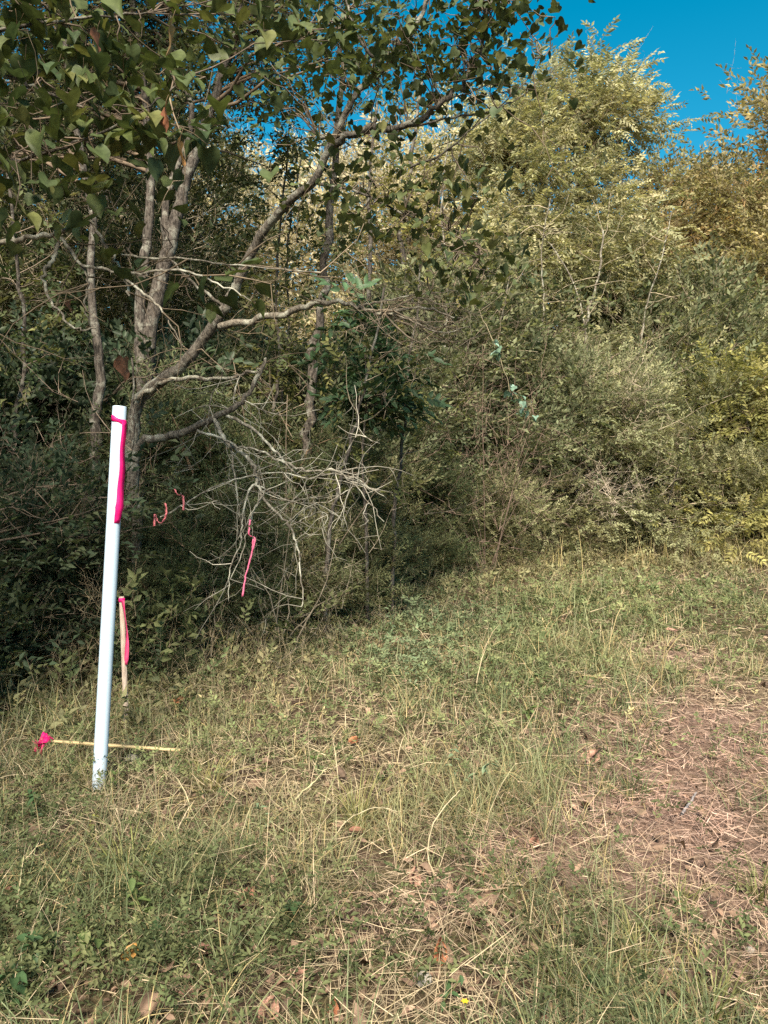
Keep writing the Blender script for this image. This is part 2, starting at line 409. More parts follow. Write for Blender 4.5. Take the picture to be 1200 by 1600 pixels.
def heart_geo(rng, L, col, curl=0.2):
    """heart-shaped blade, stalk at the origin, tip along +x; about 28 triangles"""
    half = [(0.0, 0.0), (-0.10, 0.18), (-0.07, 0.36), (0.10, 0.49), (0.33, 0.50), (0.57, 0.38), (0.79, 0.19), (1.0, 0.0)]
    mid = [(0.0, 0), (0.3, 0), (0.62, 0), (1.0, 0)]
    g = Geo(); fold = rng.uniform(-0.05, 0.65); tip = rng.uniform(0.05, 0.6); tw = rng.normal(0, 0.25)
    def z(x, y): return fold * abs(y) - tip * max(x, 0) ** 2 + 0.06 * math.sin(9 * x + 5 * y) - curl * y * y + tw * x * y
    V = [(x * L, 0, z(x, 0) * L) for x, y in mid]
    T = []
    for sg in (1, -1):
        b = len(V); V += [(x * L, sg * y * L, z(x, y) * L) for x, y in half[1:-1]]
        order = [(0, b, b + 1), (0, b + 1, b + 2), (0, b + 2, 1), (1, b + 2, b + 3), (1, b + 3, 2), (2, b + 3, b + 4), (2, b + 4, b + 5), (2, b + 5, 3)]
        T += [t if sg < 0 else t[::-1] for t in order]
    n0 = len(V)
    st = np.array([(0, 0, 0), (-0.25, 0, 0.10), (-0.5, 0, 0.26)]) * L
    g.add(V, T, C=col)
    g.tube(st, 0.012 * L, 0.012 * L, 3, C=(0.13, 0.09, 0.05))
    return g

def frames(X, U, rng, spin=0.5):
    """rotation matrices with x axis X and z axis near U"""
    X = norm(X); U = U + rng.normal(0, spin, X.shape)
    Y = norm(np.cross(U, X)); Z = np.cross(X, Y)
    return np.stack([X, Y, Z], -1)
def scatter(geo, tmpls, pos, X, scale, col, twig=(0.12, 0.09, 0.065), rng=None, U=(0, 0, 1.0), spin=0.45, vary=0.0):
    N = len(pos)
    if N == 0: return
    pick = rng.integers(0, len(tmpls), N)
    U = np.broadcast_to(np.asarray(U, float), (N, 3))
    Rm = frames(X, U, rng, spin)
    for k, (V, T, W, S) in enumerate(tmpls):
        i = np.nonzero(pick == k)[0]
        if not len(i): continue
        W3 = np.einsum('nab,mb->nma', Rm[i], V) * scale[i][:, None, None] + pos[i][:, None, :]
        c = col[i][:, None, :] * S[None, :, None]
        c = c * (1 - W[None, :, None]) + np.asarray(twig) * W[None, :, None]
        Tn = T[None] + (np.arange(len(i)) * len(V))[:, None, None]
        geo.add(W3.reshape(-1, 3), Tn.reshape(-1, 3), C=np.clip(c, 0.004, 0.9).reshape(-1, 3))
def tint(rng, n, base, alt=None, amount=0.5, dv=0.22):
    """n leaf colours around base, drifting towards alt"""
    c = np.broadcast_to(np.asarray(base, float), (n, 3)).copy()
    if alt is not None:
        f = np.clip(rng.beta(1.2, 2.4, n) * 2 * amount, 0, 1)[:, None]
        c = c * (1 - f) + np.asarray(alt) * f
    return c * rng.uniform(1 - dv, 1 + dv, (n, 1))

TR = np.random.default_rng(11)
SP = dict(
    privet=[spray_simple(TR, 14, 0.25, 0.10, True, 0.25) for _ in range(5)],
    broad=[spray_simple(TR, 7, 0.42, 0.22, False, 0.35, six=True) for _ in range(5)],
    small=[spray_simple(TR, 9, 0.34, 0.15, False, 0.3) for _ in range(5)],
    pinnate=[spray_pinnate(TR, 6) for _ in range(5)],
    cedar=[spray_cedar(TR) for _ in range(4)],
    bare=[spray_bare(TR) for _ in range(5)])

def blob_points(rng, blobs, n_clump, per, clump_r, gap=0.0):
    """clump centres in a union of ellipsoids [(centre, (rx, ry, rz))] and anchor points round them"""
    vol = np.array([b[1][0] * b[1][1] * b[1][2] for b in blobs]) ** 0.75
    k = rng.choice(len(blobs), n_clump, p=vol / vol.sum())
    c = np.array([b[0] for b in blobs])[k]; r = np.array([b[1] for b in blobs])[k]
    cl = c + rand_dir(rng, n_clump) * (rng.uniform(0.15, 1, n_clump) ** 0.42)[:, None] * r
    sz = clump_r * rng.uniform(0.55, 1.4, n_clump)
    i = np.repeat(np.arange(n_clump), np.maximum(1, rng.poisson(per * (sz / clump_r) ** 1.5)))
    off = rng.normal(0, 1, (len(i), 3)) * np.array([1, 1, 0.48]) * sz[i][:, None]
    p = cl[i] + off
    out = norm(off + 0.5 * (cl[i] - c[i]) + 0.15)
    return cl, i, p, out

# ------------------------------------------------------------------ generic woody plants
def plant_tree(name, label, cat, base, trunks, blobs, spray, leaf, alt, n_clump=60, per=40, clump_r=0.35, size=(0.2, 0.35),
               seed=1, bark='bark', group=None, twigcol=(0.12, 0.09, 0.065), amount=0.5, up=0.35, dv=0.22, droop=0.0,
               bare=0.0, mat='leaf', limb_r=0.018, zmin=0.05, k=8):
    """trunks: [(points, r0, r1)]; blobs in world space. tree > trunk(s), branches, crown"""
    rng = np.random.default_rng(seed)
    t = thing(name, label, cat, base, group)
    paths = []
    for pts, r0, r1 in trunks:
        n = max(8, len(pts) * 4); p = smooth_path(pts, n, rng, r0 * 0.10)
        r = np.linspace(r0, r1, n) * rng.uniform(0.95, 1.06, n)
        r[0] *= 1.25
        g = Geo(); g.tube(p, r, k=k); g.build('trunk', M[bark], t, base, smooth=True)
        paths.append(p)
    allp = np.concatenate(paths)
    cl, ci, pos, out = blob_points(rng, blobs, n_clump, per, clump_r)
    ok = pos[:, 2] > zmin
    ci, pos, out = ci[ok], pos[ok], out[ok]
    g = Geo()
    for c in cl:                                        # a limb from the nearest lower piece of trunk to each clump
        dd = np.linalg.norm(allp - c, axis=1) + 1.6 * np.maximum(0, allp[:, 2] - c[2] + 0.25 * np.linalg.norm(allp[:, :2] - c[:2], axis=1))
        s = allp[np.argmin(dd)]
        L = np.linalg.norm(c - s)
        m1 = s * 0.6 + c * 0.4 + np.array([0, 0, 0.06 * L]) + rng.normal(0, 0.06 * L, 3)
        q = smooth_path([s, m1, c], 6, rng, 0.02 * L)
        g.tube(q, min(limb_r, 0.006 + 0.010 * L), 0.004, 4, C=twigcol)
        for _ in range(3):
            w = wander(rng, q[rng.integers(3, 6)], norm(c - s) + rng.normal(0, .7, 3), clump_r * rng.uniform(0.8, 1.6), 4, 0.3)
            g.tube(w, 0.004, 0.0015, 3, C=twigcol)
    g.build('branches', M['twig'], t, base, kind='stuff')
    N = len(pos)
    X = out + rng.normal(0, 0.35, (N, 3)) + np.array([0, 0, up - droop])
    sc = rng.uniform(*size, N)
    # colour drifts from clump to clump as well as from spray to spray
    cc = tint(rng, len(cl), leaf, alt, amount, dv)[ci] * rng.uniform(0.85, 1.15, (N, 1))
    g = Geo()
    isb = rng.uniform(0, 1, N) < bare
    scatter(g, SP[spray], pos[~isb], X[~isb], sc[~isb], cc[~isb], twigcol, rng)
    if bare > 0:
        scatter(g, SP['bare'], pos[isb], X[isb], sc[isb] * 1.5, cc[isb], tuple(np.array(twigcol) * 1.5), rng)
    g.build('crown', M[mat], t, base, kind='stuff')
    return t

def px_blobs(lst):
    """[(px, py, d, rx px, ry px, rdepth m)] -> world ellipsoids"""
    return [(P(a, b, d), (rx * d / FPX, rd, ry * d / FPX)) for a, b, d, rx, ry, rd in lst]
def px_path(lst, d=None):
    return [P(q[0], q[1], q[2] if len(q) > 2 else d) for q in lst]

# ================================================================== THE SCENE
OLIVE, YGREEN, DKGREEN, BLUEGRN = (0.105, 0.115, 0.040), (0.22, 0.20, 0.065), (0.045, 0.068, 0.032), (0.075, 0.105, 0.060)
TAN, RUST, GREYTW, WHITETW = (0.30, 0.23, 0.12), (0.26, 0.12, 0.05), (0.22, 0.18, 0.14), (0.42, 0.40, 0.34)

# ---------- left: the rough-barked forked tree
b = at(226, 7.2)
plant_tree('forked_tree', 'rough dark-barked tree forking into two stems behind the white pipe', 'tree', b,
    [([b + [0, 0, -0.05], *px_path([(227, 880), (226, 740), (226, 620), (236, 500), (252, 435), (266, 380), (281, 320), (296, 265), (320, 200), (336, 150), (352, 100), (372, 40), (385, -60), (400, -220)], 7.2)], 0.09, 0.026),
     (px_path([(225, 640), (219, 500), (225, 415), (232, 350), (236, 260), (228, 180), (220, 90), (205, -20), (200, -150)], 7.15), 0.055, 0.02),
     (px_path([(262, 395, 7.2), (258, 320, 7.25), (276, 262, 7.3), (300, 190, 7.4), (280, 100, 7.5), (262, 0, 7.6), (250, -120, 7.7)]), 0.038, 0.014)],
    px_blobs([(520, 40, 6.9, 170, 90, .6), (400, 60, 7.3, 130, 90, .6), (330, -40, 7.6, 190, 120, 1.2), (130, -20, 7.8, 210, 130, 1.2), (240, 150, 7.9, 130, 90, 0.8), (60, 140, 8.2, 150, 130, 1.0),
              (430, 90, 7.6, 90, 70, 0.8), (380, 200, 7.7, 80, 60, 0.6), (200, -330, 7.5, 330, 160, 1.8)]),
    'small', (0.055, 0.075, 0.036), (0.11, 0.115, 0.05), 240, 23, 0.25, (0.15, 0.25), 21, 'bark', bare=0.2, limb_r=0.022, k=10)

b = at(150, 6.7)
plant_tree('crooked_tree', 'slim crooked grey trunk left of the white pipe top', 'tree', b,
    [([b + [0, 0, -0.05], *px_path([(152, 980), (150, 860), (149, 760), (149, 690), (152, 640), (157, 590), (152, 540), (146, 490), (140, 430), (146, 350), (130, 260), (110, 150), (100, 40), (90, -100)], 6.7)], 0.06, 0.018)],
    px_blobs([(80, 40, 7.0, 130, 140, 0.8), (60, 230, 7.4, 110, 90, 0.7), (40, -140, 6.8, 190, 110, 1.0)]),
    'small', (0.055, 0.075, 0.04), (0.11, 0.11, 0.05), 70, 24, 0.24, (0.14, 0.24), 22, 'bark', bare=0.25, k=8)

# ---------- redbuds with heart-shaped leaves
HEART = {}
def heart_meshes(seed, L, cols, matname):
    rng = np.random.default_rng(seed); out = []
    for c in cols:
        for _ in range(3):
            out.append(heart_geo(rng, L * rng.uniform(0.9, 1.1), c).mesh('leaf', M[matname]))
    return out
def hang_leaf(parent, origin, me, pos, heading, pitch, roll, scale, label=None):
    o = bpy.data.objects.new('leaf', me); COL.objects.link(o); o.parent = parent
    o.location = tuple(np.asarray(pos) - origin); o.rotation_euler = (roll, pitch, heading); o.scale = (scale,) * 3
    if label: o['label'] = label
    return o
def redbud(name, label, base, limbs, twigs, leaf_blobs, n_leaf, n_stuff, cols, seed, bark, dry=(), leafL=0.098, trunk=None, extra=None):
    rng = np.random.default_rng(seed)
    t = thing(name, label, 'tree', base)
    paths = []
    if trunk:
        pts, r0, r1 = trunk; p = smooth_path(pts, len(pts) * 5, rng, r0 * 0.10); g = Geo()
        r = np.linspace(r0, r1, len(p)) * rng.uniform(.95, 1.06, len(p))
        g.tube(p, r, k=10); g.build('trunk', M[bark], t, base, smooth=True); paths.append(p)
    for pts, r0, r1, mt in limbs:
        p = smooth_path(pts, len(pts) * 5, rng, r0 * 0.4); g = Geo()
        g.tube(p, np.linspace(r0, r1, len(p)) * rng.uniform(.88, 1.14, len(p)), k=7)
        g.build('branch', M[mt], t, base, smooth=True); paths.append(p)
    allp = np.concatenate(paths)
    # twigs off the limbs
    g = Geo(); tips = []
    for _ in range(twigs):
        s = allp[rng.integers(0, len(allp))]
        d = norm([rng.normal(0, 1), rng.normal(0, 0.6), rng.normal(0.1, 0.7)])
        w = wander(rng, s, d, rng.uniform(0.25, 0.8), 6, 0.28, 0.02); c = np.array([0.11, 0.085, 0.06]) * rng.uniform(0.6, 1.9)
        g.tube(w, 0.0045, 0.0014, 4, C=c); tips.append(w)
        for _ in range(2):
            w2 = wander(rng, w[rng.integers(2, 5)], d + rng.normal(0, .8, 3), rng.uniform(.12, .35), 4, .3); g.tube(w2, 0.0022, 0.001, 3, C=c)
    # leafy shoots through the leaf masses
    cl, ci, pos, out = blob_points(rng, leaf_blobs, max(10, (n_leaf + n_stuff) // 9), 10, 0.17)
    for c in cl:
        s = allp[np.argmin(np.linalg.norm(allp - c, axis=1))]
        q = smooth_path([s, s * .5 + c * .5 + rng.normal(0, .05, 3) + [0, 0, .05], c], 7, rng, 0.012)
        g.tube(q, 0.005, 0.002, 4, C=np.array([0.11, 0.085, 0.065]) * rng.uniform(.7, 1.6))
    g.build('twigs', M['twig'], t, base, kind='stuff')
    order = rng.permutation(len(pos)); pos = pos[order][:n_leaf + n_stuff]
    near = np.argsort(np.linalg.norm(pos - EYE, axis=1)); pos = pos[near]
    meshes = heart_meshes(seed + 1, leafL, cols, 'leaf_gloss')
    for p in pos[:n_leaf]:
        hang_leaf(t, base, meshes[rng.integers(0, len(meshes))], p, rng.uniform(0, 6.28), rng.normal(0.45, 0.35), rng.normal(0, 0.35), rng.uniform(0.6, 1.2))
    if n_stuff:
        g = Geo()
        hv = []
        for c in range(4):
            h = heart_geo(rng, 1.0, (1, 1, 1)); V = np.concatenate(h.V); T = np.concatenate(h.T)
            hv.append((V[:16], T[:16], np.zeros(16), np.ones(16)))
        rest = pos[n_leaf:]
        a = rng.uniform(0, 6.28, len(rest))
        X = np.stack([np.cos(a), np.sin(a), rng.normal(-0.45, 0.35, len(rest))], -1)
        scatter(g, hv, rest, X, leafL * rng.uniform(0.55, 1.1, len(rest)), tint(rng, len(rest), cols[0], cols[-1], 0.5), rng=rng, spin=0.35)
        g.build('foliage', M['leaf_gloss'], t, base, kind='stuff')
    dm = [heart_geo(rng, 0.11, c, curl=1.2).mesh('leaf', M['litter']) for c in ((0.22, 0.09, 0.05), (0.42, 0.20, 0.07), (0.20, 0.13, 0.06))]
    for (px, py, d, k, s, lab) in dry:
        hang_leaf(t, base, dm[k], P(px, py, d), rng.uniform(-.4, .4), 1.35, rng.normal(0, .5), s, lab)
    return t

b = at(-60, 4.3)
redbud('heart_leaved_tree', 'heart-leaved tree reaching in from the left edge over pale twisting twigs', b,
    [(px_path([(-60, 380, 4.3), (0, 378, 4.25), (25, 375, 4.2), (60, 370, 4.2), (90, 365, 4.15), (115, 350, 4.1), (138, 342, 4.1), (156, 372, 4.1), (178, 402, 4.05), (192, 430, 4.05), (202, 462, 4.0)]), 0.017, 0.006, 'dead'),
     (px_path([(90, 368, 4.15), (86, 400, 4.15), (70, 425, 4.1), (74, 460, 4.1), (96, 492, 4.05), (122, 515, 4.0), (150, 512, 4.0)]), 0.012, 0.004, 'dead'),
     (px_path([(96, 372, 4.15), (120, 405, 4.1), (136, 432, 4.1), (132, 470, 4.1), (140, 510, 4.1)]), 0.010, 0.003, 'dead'),
     (px_path([(124, 412, 4.1), (165, 422, 4.0), (215, 427, 3.95), (275, 422, 3.9), (312, 431, 3.85), (360, 452, 3.8), (392, 470, 3.8)]), 0.009, 0.003, 'dead'),
     (px_path([(188, 428, 4.0), (215, 452, 3.95), (248, 478, 3.9), (262, 500, 3.9), (285, 540, 3.9)]), 0.008, 0.003, 'dead'),
     (px_path([(190, 398, 4.0), (240, 404, 3.95), (290, 404, 3.9), (350, 412, 3.9), (430, 420, 3.9), (500, 425, 3.9)]), 0.006, 0.002, 'dead'),
     (px_path([(-60, 160, 4.2), (0, 118, 4.0), (52, 135, 3.9), (92, 150, 3.8), (130, 168, 3.7)]), 0.013, 0.005, 'bark_lean'),
     (px_path([(-60, 260, 4.1), (30, 250, 3.9), (110, 225, 3.8), (190, 190, 3.7), (255, 150, 3.7), (290, 120, 3.7)]), 0.010, 0.003, 'bark_lean'),
     (px_path([(-60, 60, 4.0), (40, 40, 3.9), (130, 30, 3.8), (230, 20, 3.7)]), 0.012, 0.004, 'bark_lean')],
    34, px_blobs([(60, 265, 3.8, 85, 70, 0.35), (30, 320, 3.7, 50, 30, 0.3), (130, 195, 3.8, 95, 55, 0.35), (205, 125, 3.8, 75, 60, 0.35), (60, 90, 4.0, 90, 60, 0.4), (240, 215, 3.75, 45, 45, 0.2), (40, 200, 3.9, 70, 50, 0.3), (60, 20, 3.9, 90, 40, 0.4),
                  (170, 400, 3.95, 45, 16, 0.1), (285, 418, 3.9, 26, 18, 0.08), (350, 352, 4.2, 26, 12, 0.1), (480, 430, 3.9, 55, 12, 0.1), (290, 480, 3.9, 34, 20, 0.1), (250, 345, 3.9, 20, 20, 0.1), (400, 430, 3.9, 50, 12, 0.1), (430, 60, 4.3, 120, 60, 0.3)]),
    300, 260, [(0.062, 0.080, 0.026), (0.052, 0.070, 0.027), (0.095, 0.100, 0.034), (0.042, 0.062, 0.027), (0.075, 0.088, 0.034)], 31, 'bark_lean',
    dry=[(258, 168, 3.3, 0, 1.0, 'dry red-brown leaf'), (281, 222, 3.3, 1, 1.0, 'dry orange leaf'), (268, 40, 3.3, 2, 1.1, 'dry brown leaf'), (152, 50, 3.35, 0, .8, 'dry brown leaf'),
         (193, 560, 4.6, 0, 1.3, 'red-brown curled leaf'), (108, 470, 4.4, 0, .6, 'dry red-brown leaf')],
    leafL=0.098, trunk=([b + [0, 0, -.05], b + [-.05, 0, .8], b + [-0.1, 0.05, 1.7], *px_path([(-60, 500, 4.3), (-60, 380, 4.3), (-65, 260, 4.2), (-60, 160, 4.2), (-75, 50, 4.1), (-90, -120, 4.1)])], 0.06, 0.02))

b = at(205, 6.5)
redbud('leaning_tree', 'leaning tree whose trunk slants up to the right from behind the pipe', b,
    [(px_path([(343, 510, 6.1), (400, 500, 5.9), (450, 487, 5.8), (500, 474, 5.7), (550, 477, 5.6), (600, 487, 5.5), (660, 480, 5.5), (720, 497, 5.5)]), 0.030, 0.006, 'dead_dim'),
     (px_path([(600, 487, 5.5), (640, 500, 5.45), (690, 520, 5.4), (735, 510, 5.4)]), 0.010, 0.003, 'dead_dim'),
     (px_path([(560, 478, 5.6), (600, 470, 5.5), (650, 462, 5.4), (715, 455, 5.4)]), 0.010, 0.003, 'dead_dim'),
     (px_path([(207, 627, 6.4), (240, 605, 6.3), (280, 592, 6.2), (350, 592, 6.0), (390, 582, 5.9), (412, 575, 5.9)]), 0.022, 0.008, 'dead_dim'),
     (px_path([(510, 235, 5.4), (560, 205, 5.2), (640, 192, 5.1), (700, 152, 5.0), (730, 118, 5.0), (752, 80, 5.0), (762, 20, 5.0), (770, -40, 5)]), 0.026, 0.008, 'bark_lean'),
     (px_path([(500, 215, 5.4), (600, 205, 5.2), (680, 190, 5.2), (760, 175, 5.2), (800, 160, 5.2)]), 0.012, 0.004, 'bark_lean'),
     (px_path([(350, 480, 6.1), (300, 440, 6.0), (265, 400, 5.9), (250, 340, 5.9)]), 0.014, 0.005, 'bark_lean'),
     (px_path([(490, 285, 5.5), (560, 300, 5.3), (620, 330, 5.2), (700, 360, 5.1), (750, 400, 5.0)]), 0.010, 0.003, 'bark_lean'),
     (px_path([(600, 105, 5.2), (560, 60, 5.2), (540, 0, 5.2), (520, -60, 5.2)]), 0.012, 0.005, 'bark_lean'),
     (px_path([(640, 262, 5.2), (690, 240, 5.1), (740, 200, 5.0), (810, 140, 5.0), (850, 90, 5.0)]), 0.008, 0.002, 'bark_lean')],
    60, px_blobs([(700, 40, 5.0, 125, 60, 0.5), (650, 110, 5.0, 110, 50, 0.5), (780, 30, 5.0, 70, 45, 0.4), (745, 140, 5.0, 70, 45, 0.3), (560, 40, 5.3, 110, 60, 0.4),
                  (480, 130, 5.4, 90, 70, 0.4), (640, 330, 5.0, 110, 50, 0.4), (560, 250, 5.2, 90, 50, 0.4), (720, 400, 5.0, 70, 55, 0.3), (560, 340, 5.2, 90, 40, 0.3), (760, 440, 5.0, 40, 35, 0.2), (700, 300, 5.1, 70, 40, 0.3)]),
    295, 1500, [(0.075, 0.092, 0.036), (0.085, 0.098, 0.034), (0.11, 0.11, 0.04), (0.05, 0.068, 0.032)], 32, 'bark_lean',
    leafL=0.064, trunk=([b + [0, 0, -.05], *px_path([(205, 900, 6.5), (205, 760, 6.5), (212, 640, 6.45), (245, 600, 6.35), (280, 575, 6.25), (312, 538, 6.2), (340, 497, 6.1), (360, 465, 6.05), (388, 405, 5.95), (420, 350, 5.8), (450, 316, 5.65), (490, 284, 5.5),
          (511, 240, 5.4), (536, 185, 5.3), (556, 148, 5.25), (600, 108, 5.2), (632, 72, 5.15), (665, 10, 5.1), (690, -60, 5.05)])], 0.058, 0.012))

# ---------- the fallen grey dead tree with drooping bare twigs
def dead_tree():
    rng = np.random.default_rng(41); b = at(222, 6.0)
    t = thing('dead_tree', 'bare lichen-grey dead tree drooping tangled twigs over the grass right of the pipe', 'dead tree', b)
    def limb(pts, r0, r1, name='branch', k=7):
        p = smooth_path(px_path(pts), len(pts) * 5, rng, min(0.006, r0 * 0.4)); g = Geo()
        g.tube(p, .8 * np.linspace(r0, r1, len(p)) * rng.uniform(.85, 1.18, len(p)), k=k)
        g.build(name, M['dead'], t, b, smooth=True); return p
    tr = smooth_path([b + [0, 0, -.05], *px_path([(215, 850, 6.0), (208, 740, 6.0), (222, 692, 6.0), (262, 682, 5.9), (310, 665, 5.8), (350, 645, 5.7), (380, 625, 5.7), (402, 592, 5.7), (415, 560, 5.7)])], 40, rng, 0.008)
    g = Geo(); g.tube(tr, np.linspace(0.045, 0.012, 40) * rng.uniform(.88, 1.15, 40), k=8); g.build('trunk', M['bark_lean'], t, b, smooth=True)
    L = [limb([(335, 655, 5.7), (350, 685, 5.6), (375, 706, 5.55), (395, 726, 5.5), (402, 750, 5.5), (410, 775, 5.45), (430, 800, 5.4), (452, 822, 5.4), (463, 850, 5.4), (468, 885, 5.35), (474, 930, 5.3), (470, 948, 5.3)], 0.021, 0.004),
         limb([(355, 650, 5.7), (392, 668, 5.6), (425, 700, 5.5), (452, 725, 5.4), (486, 737, 5.3), (525, 735, 5.3), (560, 765, 5.2), (600, 815, 5.2)], 0.017, 0.003),
         limb([(308, 673, 5.7), (345, 684, 5.6), (372, 697, 5.5), (410, 706, 5.45), (450, 728, 5.4), (478, 748, 5.4), (520, 740, 5.3), (555, 748, 5.25), (590, 770, 5.2)], 0.013, 0.003),
         limb([(402, 752, 5.5), (385, 775, 5.45), (378, 815, 5.4), (376, 850, 5.4), (360, 890, 5.3), (357, 940, 5.3)], 0.011, 0.003),
         limb([(412, 772, 5.45), (400, 790, 5.4), (390, 815, 5.4), (378, 865, 5.3), (360, 905, 5.3)], 0.009, 0.003),
         limb([(250, 808, 5.2), (285, 790, 5.3), (320, 768, 5.4), (350, 755, 5.45), (385, 745, 5.5), (440, 738, 5.4), (480, 748, 5.35), (510, 742, 5.3), (560, 730, 5.3)], 0.007, 0.005),
         limb([(408, 760, 5.45), (440, 778, 5.35), (470, 786, 5.3), (510, 785, 5.2), (545, 765, 5.2), (560, 755, 5.2), (600, 775, 5.15)], 0.007, 0.002),
         limb([(360, 700, 5.6), (366, 740, 5.6), (370, 775, 5.6), (375, 808, 5.6)], 0.010, 0.006),
         limb([(525, 738, 5.3), (545, 700, 5.3), (560, 680, 5.3), (585, 690, 5.25)], 0.004, 0.002),
         limb([(452, 822, 5.4), (480, 808, 5.35), (500, 800, 5.3), (512, 806, 5.3), (505, 822, 5.3), (480, 842, 5.3)], 0.005, 0.002),
         limb([(325, 662, 5.75), (330, 620, 5.7), (342, 600, 5.7), (352, 565, 5.7)], 0.007, 0.003),
         limb([(360, 640, 5.7), (330, 634, 5.7), (300, 640, 5.7), (270, 655, 5.7)], 0.006, 0.002),
         limb([(380, 625, 5.7), (410, 640, 5.65), (450, 650, 5.6), (500, 640, 5.6)], 0.007, 0.002),
         limb([(375, 585, 5.9), (365, 620, 5.8), (372, 650, 5.8)], 0.006, 0.003)]
    g = Geo(); allp = np.concatenate(L)
    for _ in range(95):
        s = allp[rng.integers(0, len(allp))]
        w = wander(rng, s, norm([rng.normal(.25, .8), rng.normal(0, .5), rng.normal(-.15, .6)]), rng.uniform(.15, .6), 6, .25, .03)
        c = np.array([0.29, 0.27, 0.225]) * rng.uniform(.4, 1.25); g.tube(w, 0.0034, 0.0012, 4, C=c)
        for _ in range(2):
            w2 = wander(rng, w[rng.integers(1, 5)], rand_dir(rng, 1)[0], rng.uniform(.08, .25), 4, .3); g.tube(w2, 0.002, 0.0009, 3, C=c)
    g.build('twigs', M['twig'], t, b, kind='stuff')
dead_tree()

def brush(name, label, centre, radius, n, seed, col, L=(0.3, 0.7), flat=0.6, group=None, root=None):
    """a heap or bush of bare twigs"""
    rng = np.random.default_rng(seed); base = np.array([centre[0], centre[1], float(ground_z(centre[0], centre[1]))])
    if root is not None: base = np.asarray(root, float)
    t = thing(name, label, 'brush', base, group)
    g = Geo(); main = []
    for _ in range(9):
        e = centre + rng.normal(0, 1, 3) * radius * np.array([.8, .6, flat])
        q = smooth_path([base + rng.normal(0, .05, 3) * [1, 1, 0], base * .5 + e * .5 + rng.normal(0, .1, 3), e], 7, rng, 0.012); main.append(q)
        m = Geo(); m.tube(q, 0.008, 0.003, 5, C=np.array(col) * rng.uniform(.6, 1)); m.build('stem', M['twig'], t, base)
    allp = np.concatenate([q[3:] for q in main])
    pos = allp[rng.integers(0, len(allp), n)] + rng.normal(0, 1, (n, 3)) * radius * np.array([.45, .45, .4])
    pos[:, 2] = np.maximum(pos[:, 2], 0.05)
    X = rand_dir(rng, n) + np.array([0.2, -0.1, 0.1])
    scatter(g, SP['bare'], pos, X, rng.uniform(*L, n), tint(rng, n, col), tuple(col), rng)
    g.build('twigs', M['twig'], t, base, kind='stuff')
    return t
brush('dead_brush', 'low tangle of dry grey-brown twigs beneath the dead tree', P(430, 880, 6.6), 0.55, 110, 51, (0.24, 0.20, 0.15), (0.25, 0.6))
brush('dead_brush', 'tan bare brush standing behind the dead tree twigs', P(450, 720, 7.6), 0.75, 80, 52, (0.20, 0.155, 0.115), (0.4, 0.9), 0.9)
brush('dead_brush', 'grey-brown bare twigs sprawling in the dark left undergrowth', P(70, 770, 6.2), 0.55, 110, 53, (0.17, 0.13, 0.10), (0.35, 0.8), 0.4)
brush('dead_brush', 'pale pinkish dead twigs spraying out low on the privet shrub', P(965, 785, 12.6), 0.45, 110, 54, (0.48, 0.40, 0.32), (0.4, 0.9), 0.3, root=P(900, 745, 13.2))
brush('dead_brush', 'brown dead twigs high in the privet thicket', P(960, 625, 12.8), 0.6, 110, 55, (0.33, 0.27, 0.20), (0.4, 1.0), 0.5, root=P(930, 650, 13.4))
brush('dead_brush', 'reddish-brown bare thicket left of the privet', P(760, 700, 11.0), 0.7, 180, 56, (0.16, 0.115, 0.09), (0.4, 1.0), 0.9)
brush('dead_brush', 'fine grey branch ends fanning out at the pale limb tip', P(690, 508, 5.6), 0.32, 60, 57, (0.22, 0.18, 0.135), (0.3, 0.7), 0.35, root=P(600, 487, 5.5))

# ---------- thin stems and poles in the middle of the wood
def sapling(label, pts, d, r0, r1, seed, leafy=None, n=10, col=OLIVE, spray='small', bark='bark', twig=(0.16, 0.125, 0.095), size=(.15, .3)):
    rng = np.random.default_rng(seed); base = at(pts[0][0], d); pp = [base + [0, 0, -.04]] + px_path(pts[1:], d)
    t = thing('sapling', label, 'sapling', base, 'saplings in the wood edge')
    p = smooth_path(pp, len(pp) * 5, rng, r0 * .4); g = Geo()
    g.tube(p, np.linspace(r0, r1, len(p)) * rng.uniform(.85, 1.15, len(p)), k=7); g.build('trunk', M[bark], t, base, smooth=True)
    g = Geo(); ends = []
    for _ in range(n):
        s = p[rng.integers(len(p) // 4, len(p))]
        w = wander(rng, s, norm([rng.normal(0, 1), rng.normal(0, .8), rng.uniform(-.1, .9)]), rng.uniform(.3, 1.0), 6, .2)
        g.tube(w, 0.006, 0.002, 4, C=np.array(twig) * rng.uniform(.6, 1.4)); ends += [w[3], w[4], w[5]]
    g.build('branches', M['twig'], t, base, kind='stuff')
    if leafy:
        e = np.array(ends)[rng.integers(0, len(ends), leafy)] + rng.normal(0, .16, (leafy, 3))
        g = Geo(); scatter(g, SP[spray], e, rand_dir(rng, leafy) + [0, 0, .2], rng.uniform(*size, leafy), tint(rng, leafy, col, (0.2, 0.18, 0.07), .4), twig, rng)
        g.build('crown', M['leaf'], t, base, kind='stuff')
    return t
sapling('vine-wrapped dark trunk upright behind the dead tree', [(475, 0), (478, 780), (484, 650), (492, 540), (505, 440), (515, 330), (530, 200), (540, 60)], 8.6, .07, .03, 61, 160, 16, DKGREEN)
sapling('thin pale sapling leaning right above the drooping dead twigs', [(508, 0), (512, 850), (530, 760), (548, 690), (562, 640), (580, 560), (600, 450)], 7.2, .022, .010, 62, 40, 8, OLIVE, twig=(.22, .18, .13))
sapling('thin tan stem right of the leaning pale sapling', [(612, 0), (616, 800), (626, 720), (634, 640), (640, 560), (655, 460), (660, 350)], 8.2, .022, .008, 63, 70, 9)
